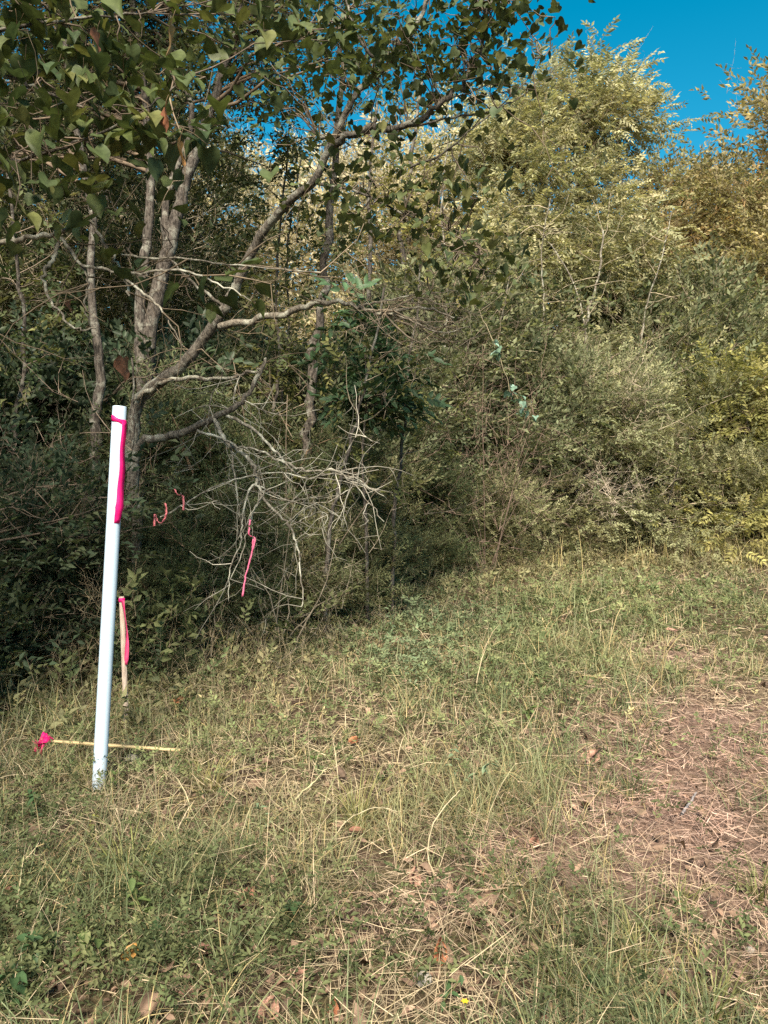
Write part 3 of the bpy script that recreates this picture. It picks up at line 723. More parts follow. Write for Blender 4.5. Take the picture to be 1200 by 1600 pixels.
sapling('slender straight stem between the dead tree and the vine-wrapped trunk', [(425, 0), (424, 760), (428, 640), (436, 560), (430, 450), (440, 330), (452, 200)], 8.8, .025, .010, 64, 120, 14, OLIVE)
sapling('slender brown stem just left of the vine-wrapped trunk', [(450, 0), (446, 720), (442, 600), (452, 500), (448, 400), (470, 250)], 9.3, .02, .008, 65, 110, 12, OLIVE)
sapling('thin tan pole standing right behind the white pipe', [(200, 0), (199, 900), (203, 800), (207, 700), (209, 640), (206, 560)], 6.3, .012, .008, 66, 0, 5)
sapling('pale multi-twigged stem deep behind the leaning trunk', [(560, 0), (560, 620), (566, 520), (580, 420), (575, 300), (590, 160)], 11.5, .05, .02, 67, 160, 16, YGREEN)
sapling('brown stem deep in the wood beneath the top leaf spray', [(660, 0), (655, 560), (640, 460), (628, 380), (640, 260), (660, 120)], 12.0, .07, .02, 68, 160, 16, YGREEN)
sapling('bent grey stem at the far left edge of the picture', [(20, 0), (30, 800), (22, 680), (40, 560), (28, 420), (10, 260)], 6.8, .03, .012, 69, 110, 12, DKGREEN)
sapling('short grey stem left of the pipe foot in the undergrowth', [(30, 0), (48, 960), (62, 850), (78, 760)], 6.0, .012, .006, 70, 24, 6, DKGREEN)
# ---------- dark left undergrowth and cedars
def bush_proto(name, label, cat, h, w, spray, leaf, alt, n_clump, per, seed, size, twigcol, amount=0.5, bare=0.0, up=.3, n_stem=6, clump_r=.26, mat='leaf', top=1.0, droop=0.0, lo=0.5):
    """many-stemmed shrub built at the origin"""
    rng = np.random.default_rng(seed); tr = []
    for k in range(n_stem):
        a = k * 2.4 + rng.normal(0, .3); rr = w * rng.uniform(.25, .75)
        e = np.array([math.cos(a) * rr, math.sin(a) * rr, h * rng.uniform(.6, .95)])
        tr.append(([np.array([.06 * math.cos(a), .06 * math.sin(a), -.05]), e * [.3, .3, .45] + rng.normal(0, .05, 3), e], .022 * h / 2.5, .006))
    bl = [(np.array([0, 0, h * lo]), (w * .8, w * .8, h * lo * .95))]
    for k in range(7):
        a = rng.uniform(0, 6.28); q = rng.uniform(.35, .8) * w
        bl.append((np.array([math.cos(a) * q, math.sin(a) * q, h * rng.uniform(.25, .85) * top]), (w * .42, w * .42, h * .22)))
    bl.append((np.array([rng.normal(0, .1 * w), rng.normal(0, .1 * w), h * .85]), (w * .45, w * .45, h * .2)))
    return plant_tree(name, label, cat, np.zeros(3), tr, bl, spray, leaf, alt, n_clump, per, clump_r, size, seed, 'bark', None, twigcol, amount, up, .25, droop, bare, mat, .014, .04, 6)
def place(root, loc, rz, sc, first, label, group):
    if first:
        root.location = tuple(map(float, loc)); root.rotation_euler = (0, 0, rz)
        root.scale = (sc,) * 3 if np.ndim(sc) == 0 else tuple(sc); root['label'] = label; root['group'] = group; return root
    return dup(root, loc, rz, sc, label, group)
def spread_copies(roots, group, lst):
    used = set()
    for i, (px, d, k, rz, sc, label) in enumerate(lst):
        place(roots[k], at(px, d), rz, sc, k not in used, label, group); used.add(k)
    for k, r in enumerate(roots):
        assert k in used

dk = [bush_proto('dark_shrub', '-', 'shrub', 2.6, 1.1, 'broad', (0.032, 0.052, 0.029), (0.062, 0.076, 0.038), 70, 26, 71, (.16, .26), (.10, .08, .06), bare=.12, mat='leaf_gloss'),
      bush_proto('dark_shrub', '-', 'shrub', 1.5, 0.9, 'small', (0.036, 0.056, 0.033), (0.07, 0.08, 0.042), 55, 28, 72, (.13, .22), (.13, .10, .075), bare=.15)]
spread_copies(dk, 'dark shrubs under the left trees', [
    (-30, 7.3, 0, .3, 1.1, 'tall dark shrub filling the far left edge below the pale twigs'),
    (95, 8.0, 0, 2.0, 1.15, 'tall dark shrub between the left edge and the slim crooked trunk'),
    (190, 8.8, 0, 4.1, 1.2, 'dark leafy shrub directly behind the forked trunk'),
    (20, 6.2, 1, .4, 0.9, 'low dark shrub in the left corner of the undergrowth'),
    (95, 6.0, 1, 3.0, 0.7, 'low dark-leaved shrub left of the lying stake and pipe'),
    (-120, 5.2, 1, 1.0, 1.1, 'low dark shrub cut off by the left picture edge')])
cd = [bush_proto('cedar', '-', 'cedar', 2.4, 0.75, 'cedar', (0.070, 0.098, 0.050), (0.135, 0.15, 0.075), 75, 30, 73, (.16, .30), (.12, .085, .055), top=.75, n_stem=3, clump_r=.2),
      bush_proto('cedar', '-', 'cedar', 1.1, 0.65, 'cedar', (0.135, 0.15, 0.075), (0.26, 0.24, 0.125), 42, 30, 74, (.14, .26), (.14, .10, .06), top=.8, n_stem=3, clump_r=.17)]
spread_copies(cd, 'feathery cedars along the wood edge', [
    (255, 7.0, 0, .2, .95, 'dark feathery cedar just right of the white pipe'),
    (335, 7.4, 0, 2.3, .85, 'dark feathery cedar under the slanting dead trunk'),
    (300, 6.6, 0, 1.3, .45, 'low feathery cedar behind the short stake'),
    (395, 7.2, 0, 4.0, .5, 'low feathery cedar below the hanging pink ribbon'),
    (500, 8.0, 1, 3.4, 1.0, 'low cedar right of the drooping dead twigs'),
    (575, 9.9, 1, .7, 1.05, 'olive feathery cedar at the middle of the wood edge'),
    (640, 10.9, 0, 5.0, .9, 'tall olive cedar right of the thin tan stem'),
    (770, 12.1, 1, 2.0, 1.05, 'bushy yellow-olive cedar jutting into the clearing'),
    (700, 11.7, 1, 5.1, 0.9, 'smaller olive cedar beside the bushy yellow-olive one'),
    (232, 5.85, 0, 5.2, .38, 'low feathery cedar between the pipe and the upright stake top'),
    (430, 9.0, 0, 3.1, .9, 'tall feathery cedar behind the drooping dead twigs'),
    (525, 8.6, 0, .9, .8, 'tall feathery cedar right of the drooping dead twigs'),
    (262, 6.2, 0, 2.9, .5, 'small green cedar right of the upright stake'),
    (345, 6.8, 0, .6, .55, 'green cedar under the thin twig with the salmon ribbons'),
    (120, 6.5, 0, 4.7, .5, 'small green cedar left of the upright stake and pipe'),
    (615, 11.0, 1, 2.8, 1.1, 'low tan-olive cedar under the dim green shrubs'),
    (850, 13.0, 1, 3.6, 1.0, 'low olive cedar at the foot of the small privet'),
    (455, 7.6, 1, .1, .9, 'low olive cedar under the drooping twigs, left of the thin sapling'),
    (150, 7.1, 0, 3.9, .75, 'dark feathery cedar left of the white pipe')])

# ---------- middle and right: privet thicket
pv = [bush_proto('privet_shrub', '-', 'shrub', 3.6, 1.55, 'privet', (0.21, 0.225, 0.125), (0.34, 0.325, 0.185), 64, 50, 75, (.16, .30), (.26, .21, .15), bare=.06, clump_r=.23),
      bush_proto('privet_shrub', '-', 'shrub', 2.2, 1.3, 'privet', (0.205, 0.215, 0.115), (0.34, 0.315, 0.175), 50, 48, 76, (.14, .28), (.26, .21, .15), bare=.08, clump_r=.21),
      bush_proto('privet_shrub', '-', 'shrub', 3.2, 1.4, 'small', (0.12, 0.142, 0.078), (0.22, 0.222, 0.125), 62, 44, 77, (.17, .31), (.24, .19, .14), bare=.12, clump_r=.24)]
spread_copies(pv, 'privet thicket along the clearing', [
    (900, 13.6, 0, .3, 1.05, 'grey-green privet shrub behind the spray of pale dead twigs'),
    (1015, 13.4, 1, 2.2, 1.2, 'rounded privet shrub right of the pale dead twigs'),
    (1075, 14.6, 0, 4.0, 1.0, 'tall privet shrub right of the rounded privet'),
    (870, 13.4, 1, 5.0, .85, 'small privet shrub at the foot of the thicket, left of the pale dead twigs'),
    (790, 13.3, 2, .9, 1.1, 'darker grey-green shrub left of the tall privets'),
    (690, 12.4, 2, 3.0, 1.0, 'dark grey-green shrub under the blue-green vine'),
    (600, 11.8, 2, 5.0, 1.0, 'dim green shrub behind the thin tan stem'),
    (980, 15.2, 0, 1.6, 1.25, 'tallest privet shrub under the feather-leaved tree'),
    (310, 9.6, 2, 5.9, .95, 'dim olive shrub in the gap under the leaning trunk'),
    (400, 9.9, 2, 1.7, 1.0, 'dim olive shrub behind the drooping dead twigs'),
    (470, 9.5, 1, 2.9, 1.0, 'olive shrub low between the vine-wrapped trunk and the dead twigs'),
    (520, 10.6, 2, 2.0, .95, 'dim green shrub behind the vine-wrapped trunk'),
    (655, 11.2, 1, 3.3, .75, 'low olive shrub at the wood edge right of the bare reddish stems'),
    (745, 12.5, 1, 1.1, .9, 'olive shrub behind the bushy yellow-olive cedar'),
    (545, 10.0, 1, 4.4, .7, 'low olive shrub below the dark drooping sapling'),
    (830, 15.4, 0, 2.7, 1.55, 'high grey-green shrub rising under the left side of the feather-leaved tree'),
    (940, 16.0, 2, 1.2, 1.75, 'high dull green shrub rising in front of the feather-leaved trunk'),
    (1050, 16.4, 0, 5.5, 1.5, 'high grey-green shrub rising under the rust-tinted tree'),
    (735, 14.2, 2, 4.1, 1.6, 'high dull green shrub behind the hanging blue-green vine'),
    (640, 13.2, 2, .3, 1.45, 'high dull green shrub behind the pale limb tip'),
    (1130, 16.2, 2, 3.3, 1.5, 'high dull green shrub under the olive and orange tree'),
    (1150, 14.2, 1, .8, 1.0, 'low privet shrub near the right picture edge')])
yw = bush_proto('golden_shrub', 'yellow-green shrub at the right edge beside the privet', 'shrub', 3.4, 1.3, 'pinnate', (0.21, 0.21, 0.075), (0.33, 0.29, 0.11), 85, 26, 78, (.22, .36), (.2, .15, .1), clump_r=.28)
place(yw, at(1200, 13.7), 0, 1.05, True, 'yellow-green shrub at the right edge beside the privet', 'yellow-green shrubs')
dup(yw, at(1290, 15.0), 2.0, 1.25, 'taller yellow-green shrub cut off by the right picture edge')
del yw['group']

# ---------- the tall trees behind the clearing
b = at(880, 16.5)
plant_tree('feather_leaved_tree', 'tall pale olive tree with feather-shaped leaves at the middle of the wood edge', 'tree', b,
    [([b, *px_path([(885, 700), (905, 560), (915, 480), (918, 400), (905, 300), (900, 200), (905, 110)], 16.5)], .13, .03),
     (px_path([(905, 560), (870, 470), (840, 380), (820, 280), (800, 190)], 16.4), .07, .02),
     (px_path([(910, 540), (960, 470), (985, 380), (970, 280), (960, 170)], 16.4), .07, .02)],
    px_blobs([(850, 160, 16.4, 55, 50, 1.0), (958, 165, 16.5, 38, 50, .8), (790, 190, 16.3, 60, 60, 1.0), (895, 178, 16.5, 72, 62, 1.2), (925, 172, 16.6, 50, 50, .8), (850, 200, 16.3, 70, 70, 1.2), (950, 210, 16.5, 52, 70, 1.0), (800, 280, 16, 80, 80, 1.3),
              (880, 300, 16, 100, 90, 1.3), (960, 330, 16.2, 55, 80, 1.1), (830, 390, 15.8, 100, 80, 1.3), (920, 430, 15.8, 90, 70, 1.2), (740, 330, 16.2, 60, 90, 1.0), (760, 450, 15.5, 80, 70, 1.1), (990, 450, 15.8, 60, 60, 1)]),
    'pinnate', (0.28, 0.28, 0.155), (0.41, 0.37, 0.22), 125, 44, .36, (.26, .44), 81, 'bark_lean', twigcol=(.26, .2, .14), amount=.6, up=.15, bare=.06)
autumn = []  # leaf tints paint in the light: pale as if sunlit, dark as if shaded
for k, (seed, lf, al, br) in enumerate([(82, (0.24, 0.215, 0.105), (0.37, 0.245, 0.125), .10), (83, (0.24, 0.225, 0.115), (0.34, 0.27, 0.14), .10), (84, (0.38, 0.34, 0.21), (0.48, 0.42, 0.29), .35), (85, (0.050, 0.066, 0.036), (0.10, 0.10, 0.05), .12)]):
    z = np.zeros(3)
    autumn.append(plant_tree(('autumn_tree', 'autumn_tree', 'sunlit_tint_tree', 'shade_tint_tree')[k], '-', 'tree', z,
        [([z, z + [.1, 0, 2], z + [-.1, .1, 4.2], z + [.2, 0, 7.2]], .12, .03), ([z + [0, 0, 2.2], z + [.9, .2, 4], z + [1.3, .1, 6]], .06, .02), ([z + [0, 0, 2.6], z + [-.8, -.2, 4.2], z + [-1.3, .2, 5.8]], .06, .02)],
        [(z + [.2, 0, 7.1], (1.0, 1.0, .9)), (z + [1.2, 0, 6.1], (1.1, 1.0, 1.0)), (z + [-1.2, 0, 6.0], (1.1, 1.0, 1.0)), (z + [0, 0, 5.2], (1.8, 1.4, 1.0)), (z + [.9, 0, 4.2], (1.3, 1.2, .9)), (z + [-1.0, 0, 4.0], (1.3, 1.2, .9)), (z + [0, 0, 3.2], (1.5, 1.2, .8))],
        'small', lf, al, 110, 36, .34, (.24, .42), seed, 'bark_lean', twigcol=(.22, .17, .12) if k < 2 else (.40, .34, .26), amount=.65, bare=br))
spread_copies(autumn, 'trees deeper in the wood', [
    (1070, 18.5, 0, .4, 1.07, 'rust-tinted rounded tree right of the tall feather-leaved tree'),
    (1160, 17.6, 1, 2.0, 1.05, 'olive and orange tree near the right picture edge'),
    (1240, 19.5, 0, 4.2, 1.40, 'tallest dark rust tree cut off by the right picture edge'),
    (1010, 20.5, 1, 5.0, 1.22, 'dull olive tree seen in the notch beside the feather-leaved tree'),
    (640, 19.0, 2, 1.0, 1.25, 'pale beige tree deep behind the leaning trunk'),
    (500, 20.0, 2, 3.0, 1.25, 'pale beige twiggy tree deep behind the forked trunk'),
    (745, 20.5, 2, 3.6, 1.3, 'pale beige tree behind the top leaf spray of the leaning tree'),
    (350, 17.5, 2, 2.4, 1.1, 'pale twiggy tree far behind the leaning trunk base'),
    (120, 14.5, 3, .9, 1.1, 'shade-tinted tree far behind the slim crooked trunk'),
    (-60, 13.0, 3, 5.2, 1.05, 'shade-tinted tree far behind the pale twisting twigs'),
    (240, 13.5, 3, 4.4, 1.05, 'shade-tinted tree showing between the forked stems')])

# unseen tree added left of the camera to shade the left wood edge
for x_, y_, k_, rz_, sc_, lab_ in [(-4.85, -.4, 1, 2.5, 1.15, 'unseen olive tree added outside the left picture edge for its shade')]:
    dup(autumn[k_], (x_, y_, 0), rz_, sc_, lab_, 'shade trees added left of the clearing')

# ---------- hanging vine with blue-green leaves
def vine():
    rng = np.random.default_rng(91); b = P(800, 600, 8.0)
    t = thing('hanging_vine', 'hanging vine with leaves tinted pale blue-green as if sunlit in front of the grey-green shrubs', 'vine', b)
    p = smooth_path(px_path([(735, 440, 8.6), (755, 500, 8.3), (775, 545, 8.1), (795, 600, 8), (815, 635, 7.95), (828, 660, 7.95)]), 26, rng, .01)
    g = Geo(); g.tube(p, .005, .003, 4, C=(.2, .17, .11)); g.build('stem', M['twig'], t, b)
    me = [heart_geo(rng, .075, c).mesh('leaf', M['leaf_gloss']) for c in ((.17, .26, .20), (.14, .22, .16), (.20, .30, .24))]  # pale leaf colours carry the sunlit haze
    for i in range(30):
        q = p[rng.choice([9, 10, 11, 15, 16, 17, 18, 19, 20, 21, 22, 24])] + rng.normal(0, .035, 3)
        hang_leaf(t, b, me[i % 3], q, rng.uniform(0, 6.28), rng.normal(.5, .3), rng.normal(0, .4), rng.uniform(.6, 1.15))
vine()
bl = at(575, 7.8)
plant_tree('dark_sapling', 'small dark-green sapling with drooping broad leaves above the clearing edge', 'sapling', bl,
    [([bl, *px_path([(572, 820), (566, 720), (572, 620), (570, 520)], 7.8)], .02, .006)],
    px_blobs([(575, 550, 7.8, 28, 35, .2), (588, 625, 7.7, 26, 28, .2), (560, 500, 7.8, 20, 25, .15)]), 'broad', (0.040, 0.075, 0.036), (.06, .10, .05), 11, 12, .13, (.22, .34), 92, up=-.3, mat='leaf_gloss')

# pale stems showing through the thicket
for i_, (x_, d_, pts_, r_, lab_) in enumerate([
    (905, 13.2, [(905, 640), (912, 560), (918, 500), (935, 430), (942, 360)], .035, 'pale tan trunk rising out of the middle of the privet thicket'),
    (925, 13.3, [(922, 620), (918, 540), (905, 470), (880, 410), (850, 370)], .022, 'pale stem leaning left out of the privet thicket'),
    (1010, 14.0, [(1005, 640), (1000, 560), (1010, 480), (1035, 400), (1050, 330)], .022, 'thin pale stem slanting right above the rounded privet'),
    (840, 13.0, [(845, 640), (838, 560), (850, 480), (846, 400), (860, 310)], .020, 'thin straight stem left of the pale tan trunk'),
    (700, 11.5, [(702, 640), (694, 540), (700, 440), (690, 330), (700, 220)], .024, 'slender tan stem behind the pale limb tip'),
    (1120, 14.8, [(1118, 640), (1125, 560), (1115, 470), (1128, 400)], .028, 'brown stem standing left of the yellow-green shrub'),
    (760, 12.2, [(764, 720), (756, 640), (768, 560), (790, 470), (800, 400)], .020, 'thin reddish stem left of the hanging vine')]):
    sapling(lab_, [(x_, 0)] + pts_, d_, r_, r_ * .4, 300 + i_, 40, 14, (.24, .23, .13), bark='dead_dim', twig=(.34, .28, .2), size=(.16, .28))

# ---------- the wood beyond, read as one mass
def far_woods():
    rng = np.random.default_rng(95); g = Geo()
    N = 5500
    x = rng.uniform(-24, 30, N); y = rng.uniform(21, 28, N) + 0.06 * np.abs(x) ; y = np.where(x < -3, y - 6, y)
    top = 3.4 + 1.3 * np.sin(x * .8) + .8 * np.sin(x * 2.1 + 1) + np.where(x < -2, 4.5, 0)
    z = rng.uniform(0, 1, N) ** .8 * top
    pos = np.stack([x, y, z], -1) + rng.normal(0, .3, (N, 3)); pos[:, 2] = np.maximum(pos[:, 2], .1)
    scatter(g, SP['small'], pos, rand_dir(rng, N) + [0, -.4, .3], rng.uniform(.7, 1.2, N), tint(rng, N, (.10, .11, .045), (.22, .19, .09), .5), (.14, .11, .08), rng)
    for _ in range(90):
        xx = rng.uniform(-20, 26); yy = rng.uniform(17, 26); h = rng.uniform(4, 8)
        g.tube(smooth_path([(xx, yy, -.1), (xx + rng.normal(0, .2), yy, h * .5), (xx + rng.normal(0, .5), yy, h)], 6), rng.uniform(.03, .1), .02, 5, C=np.array([.17, .14, .11]) * rng.uniform(.7, 1.4))
    o = g.build('far_woods', M['leaf'], kind='stuff'); o['label'] = 'dim mass of distant woodland behind the trees'
far_woods()
# ================================================================== ground cover
def gauss(x, y, lst):
    v = np.zeros_like(x)
    for px, py, rx, ry, a in lst:
        c = G(px, py); v += a * np.exp(-((x - c[0]) / rx) ** 2 - ((y - c[1]) / ry) ** 2)
    return v
def patchy(x, y, s, seed):
    r = np.random.default_rng(seed); v = np.zeros_like(x)
    for k in range(7):
        a = r.uniform(0, 6.28); f = s * r.uniform(.6, 2.4); v += np.sin(f * (x * math.cos(a) + y * math.sin(a)) + r.uniform(0, 6.28)) / 7 ** .5
    return v                                              # roughly unit variance
def edge_y(x):
    """where the wood edge begins, metres ahead, for each x"""
    return np.interp(x, [-6, -3.6, -2.6, -1.6, -0.8, -0.2, 0.6, 2.2, 3.5, 9], [5.0, 5.8, 6.4, 7.1, 8.5, 10.4, 11.8, 13.2, 13.8, 14.0])
RED = [(1150, 1170, .6, .9, .9), (1000, 1220, .5, .5, .5), (1190, 1400, .3, .4, .6), (1100, 1290, .4, .4, .6), (900, 1280, .35, .35, .5), (780, 1350, .3, .25, .5), (640, 1420, .3, .18, .45), (1080, 1030, .5, .6, .45), (1180, 1530, .25, .2, .4)]
BARE = [(560, 1410, .35, .16, .7), (620, 1480, .3, .15, .6), (760, 1340, .22, .15, .5), (390, 1400, .14, .12, .6), (330, 1530, .3, .1, .5), (1120, 1440, .25, .2, .5)]
GREEN = [(700, 1000, 1.1, 1.6, .8), (640, 1060, .6, .7, .7), (800, 1100, .6, .7, .6), (480, 1270, .5, .35, .6), (300, 1350, .5, .3, .4), (100, 1450, .5, .3, .7), (730, 1460, .4, .2, .3), (900, 1480, .6, .2, .3), (1000, 940, 1.6, 1.6, .5)]
def samples(rng, N, y0, y1, marg=0.9):
    y = y0 * (y1 / y0) ** rng.uniform(0, 1, N); x = rng.uniform(-1, 1, N) * (0.5 * y + marg)
    return x, y
def blades(g, x, y, az, L, w, lean, curl, col, segs=3, z0=None, twist=None):
    n = len(x); z = ground_z(x, y) if z0 is None else ground_z(x, y) + z0
    p = np.stack([x, y, z], -1); h = np.stack([np.cos(az), np.sin(az), np.zeros(n)], -1)
    side = np.stack([-np.sin(az), np.cos(az), np.zeros(n)], -1)
    if twist is not None:
        side = side * np.cos(twist)[:, None] + np.array([0, 0, 1.0]) * np.sin(twist)[:, None]
    rows = []
    for s in range(segs + 1):
        t = s / segs
        if s:
            th = lean + curl * (t - .5 / segs)
            p = p + (L / segs)[:, None] * (h * np.sin(th)[:, None] + np.array([0, 0, 1.0]) * np.cos(th)[:, None])
            low = ground_z(p[:, 0], p[:, 1]) + .004
            p[:, 2] = np.maximum(p[:, 2], low)
        if s < segs:
            ww = (w * (1 - .55 * t) * .5)[:, None]
            rows += [p - side * ww, p + side * ww]
        else: rows.append(p)
    V = np.stack(rows, 1); m = 2 * segs + 1; o = np.arange(n)[:, None] * m
    Q = np.concatenate([o + np.array([[2 * s, 2 * s + 1, 2 * s + 3, 2 * s + 2]]) for s in range(segs - 1)]) if segs > 1 else None
    T = o + np.array([[2 * segs - 2, 2 * segs - 1, 2 * segs]])
    g.add(V.reshape(-1, 3), T, Q, np.repeat(col, m, axis=0))
def wscale(y): return np.clip(y / 4.0, .75, 2.2)

def grasses():
    rng = np.random.default_rng(101)
    # --- green and olive arching blades, in tufts
    nt = 11500
    x, y = samples(rng, nt, 1.7, 15.0)
    dens = .42 - .10 * np.clip((3.2 - y) / 1.2, 0, 1) + .5 * gauss(x, y, GREEN) + .34 * patchy(x, y, 2.2, 1) + .26 * patchy(x, y, 7, 2) - .85 * gauss(x, y, RED) - .6 * gauss(x, y, BARE)
    dens = np.where(y > edge_y(x) + .3, dens * .35, dens)
    ok = rng.uniform(0, 1, nt) < dens; x, y = x[ok], y[ok]
    k = rng.poisson(13, len(x)) + 2; i = np.repeat(np.arange(len(x)), k)
    sp = .035 * wscale(y)[i]; bx = x[i] + rng.normal(0, 1, len(i)) * sp; by = y[i] + rng.normal(0, 1, len(i)) * sp
    n = len(i)
    hue = np.clip(.55 + .35 * patchy(x, y, 1.5, 3) + rng.normal(0, .22, len(x)), 0, 1)[i][:, None]
    hue = np.clip(hue - .55 * np.clip((3.5 - y - .25 * x) / 1.3, 0, 1)[i][:, None], 0, 1)  # shade put into the colour: darker, greener blades towards the near left
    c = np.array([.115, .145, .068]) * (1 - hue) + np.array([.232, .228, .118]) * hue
    dry = rng.uniform(0, 1, n) < .22; c[dry] = np.array([.33, .26, .13])
    c = c * rng.uniform(.5, 1.3, (n, 1))
    g = Geo()
    az = rng.uniform(0, 6.28, n)
    blades(g, bx, by, az, rng.gamma(6, .027, n) * np.clip(1 + .28 * patchy(bx, by, 1.8, 21), .5, 1.6), .0042 * wscale(by) * rng.uniform(.6, 1.4, n), np.abs(rng.normal(.45, .35, n)), rng.uniform(.3, 2.0, n), c, 3, twist=rng.normal(0, .4, n))
    o = g.build('grass', M['grass'], kind='stuff'); o['label'] = 'green and olive grass growing across the clearing'
    n1 = n
    # --- dry standing and lying straw
    n = 76000
    x, y = samples(rng, n, 1.7, 15.5)
    red = gauss(x, y, RED)
    dens = .55 - .30 * np.clip((3.3 - y - .25 * x) / 1.2, 0, 1) + .25 * patchy(x, y, 1.7, 5) + .5 * np.clip(red, 0, 1) + .2 * gauss(x, y, BARE)
    ok = rng.uniform(0, 1, n) < dens; x, y, red = x[ok], y[ok], np.clip(red[ok], 0, 1)[:, None]; n = len(x)
    a = rng.beta(1.4, 1.6, n)[:, None]
    c = np.array([.22, .165, .105]) * (1 - a) + np.array([.50, .41, .275]) * a
    c = c * (1 - .8 * red) + (np.array([.27, .145, .112]) * (1 - a) + np.array([.54, .37, .31]) * a) * .8 * red
    c = c * rng.uniform(.65, 1.2, (n, 1))
    g = Geo(); up = (rng.uniform(0, 1, n) < .2 * (1 - red[:, 0]))
    lean = np.where(up, np.abs(rng.normal(.5, .3, n)), rng.normal(1.48, .16, n))
    blades(g, x, y, rng.uniform(0, 6.28, n), rng.gamma(6, .026, n) * np.where(up, 1.15, .9) * (1 - .42 * red[:, 0]), .0034 * wscale(y) * rng.uniform(.6, 1.4, n), lean, np.where(up, rng.uniform(.2, 1.5, n), rng.normal(.05, .3, n)), c, 3,
           z0=np.where(up, 0, rng.gamma(2, .016, n)), twist=rng.normal(0, .5, n))
    o = g.build('straw', M['straw'], kind='stuff'); o['label'] = 'dry tan straw lying through the grass'
    # --- short fine thatch over the worn pinkish patches
    n = 60000
    x, y = samples(rng, n, 1.9, 9); red = gauss(x, y, RED); ok = (rng.uniform(0, 1, n) < 1.1 * red - .06); x, y = x[ok], y[ok]; n = len(x)
    a = rng.beta(1.3, 1.5, n)[:, None]; c = (np.array([.24, .145, .115]) * (1 - a) + np.array([.52, .38, .31]) * a) * rng.uniform(.7, 1.2, (n, 1)); g = Geo()
    blades(g, x, y, rng.uniform(0, 6.28, n), rng.gamma(5, .014, n), .0026 * wscale(y) * rng.uniform(.6, 1.4, n), rng.normal(1.45, .18, n), rng.normal(.05, .3, n), c, 2, z0=rng.gamma(2, .008, n), twist=rng.normal(0, .5, n))
    o = g.build('thatch', M['straw'], kind='stuff'); o['label'] = 'short pinkish thatch over the worn patches'
    # --- tall pale stems in front of the thicket
    n = 14000
    x = rng.uniform(-1.5, 9, n); y = edge_y(x) + rng.normal(-.45, .7, n)
    ok = rng.uniform(0, 1, n) < np.where(x > 1.8, 1.0, .35) * np.clip(.45 + .55 * patchy(x, y, 3.0, 13), .02, 1); x, y = x[ok], y[ok]; n = len(x)
    c = tint(rng, n, (.40, .32, .17), (.30, .26, .09), .7); g = Geo()
    blades(g, x, y, rng.uniform(0, 6.28, n), rng.gamma(4, .10, n), .005 * rng.uniform(.6, 1.5, n), np.abs(rng.normal(.2, .25, n)), rng.uniform(0, 1.3, n), c, 3, twist=rng.normal(0, .5, n))
    o = g.build('tall_dry_grass', M['straw'], kind='stuff'); o['label'] = 'tall pale dry grass standing in front of the thicket'
    # --- small-leaved ground cover
    n = 21000
    x, y = samples(rng, n, 1.7, 13.5)
    dens = .10 + 1.0 * gauss(x, y, [(680, 990, 1.0, 1.5, .8), (640, 1050, .5, .6, .8), (830, 1080, .5, .6, .6), (1000, 930, 1.6, 1.6, .8), (820, 960, 1.4, 1.6, .6), (80, 1480, .5, .35, 1.0), (250, 1440, .4, .3, .9), (300, 1560, .4, .2, .5), (240, 1220, .3, .25, .6), (40, 1300, .3, .4, .8), (480, 1160, .5, .5, .3), (720, 1480, .4, .2, .35), (430, 1460, .3, .15, .5)]) + .12 * patchy(x, y, 3, 7)
    dens = np.where((x < -1) & (y > 4.2), dens + .35, dens)
    ok = rng.uniform(0, 1, n) < dens; x, y = x[ok], y[ok]; n = len(x)
    pos = np.stack([x, y, ground_z(x, y) + rng.gamma(2.5, .028, n) + .01], -1)
    blue = gauss(x, y, [(640, 1040, .45, .6, .9), (700, 980, .7, 1.0, .6), (600, 960, .5, .8, .6)])[:, None]
    c = tint(rng, n, (.115, .15, .065), (.21, .22, .10), .6) * np.where(y < 3.6, .62, 1)[:, None] ; c = c * (1 - np.clip(blue, 0, 1) * .7) + np.array([.19, .245, .155]) * np.clip(blue, 0, 1) * .7  # nearest leaves darkened in colour to stand in for shade
    az = rng.uniform(0, 6.28, n); X = np.stack([np.cos(az), np.sin(az), rng.uniform(-.1, 1.1, n)], -1)
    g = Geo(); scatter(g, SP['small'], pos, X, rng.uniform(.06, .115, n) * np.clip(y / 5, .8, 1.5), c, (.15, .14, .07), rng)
    o = g.build('ground_cover', M['leaf'], kind='stuff'); o['label'] = 'small-leaved green weeds spread through the grass'
    # --- crumbled leaf litter
    n = 17000
    x, y = samples(rng, n, 1.7, 12)
    dens = .28 + .12 * np.clip((3.4 - y) / 1.4, 0, 1) + .5 * gauss(x, y, BARE) - .12 * gauss(x, y, RED) + .15 * patchy(x, y, 2.5, 9); dens = np.where(y > edge_y(x) - .2, 1, dens)
    ok = rng.uniform(0, 1, n) < dens; x, y = x[ok], y[ok]; n = len(x)
    lt = []
    for _ in range(5):
        V, T = leaf_six(np.array([-.5, 0, 0]), np.array([1.0, 0, rng.normal(0, .2)]), np.array([0, rng.normal(0, .3), 1.0]), 1, rng.uniform(.4, .8), rng.uniform(-.4, .8), rng.uniform(-.3, .4)); lt.append((V, np.array(T), np.zeros(6), np.ones(6)))
    az = rng.uniform(0, 6.28, n); X = np.stack([np.cos(az), np.sin(az), rng.normal(0, .25, n)], -1)
    c = tint(rng, n, (.12, .08, .056), (.25, .165, .118), .7, .35); g = Geo()
    scatter(g, lt, np.stack([x, y, ground_z(x, y) + rng.gamma(2, .01, n) + .006], -1), X, rng.gamma(5, .0075, n), c, rng=rng, spin=.5)
    o = g.build('leaf_litter', M['litter'], kind='stuff'); o['label'] = 'crumbled brown leaf litter between the blades'
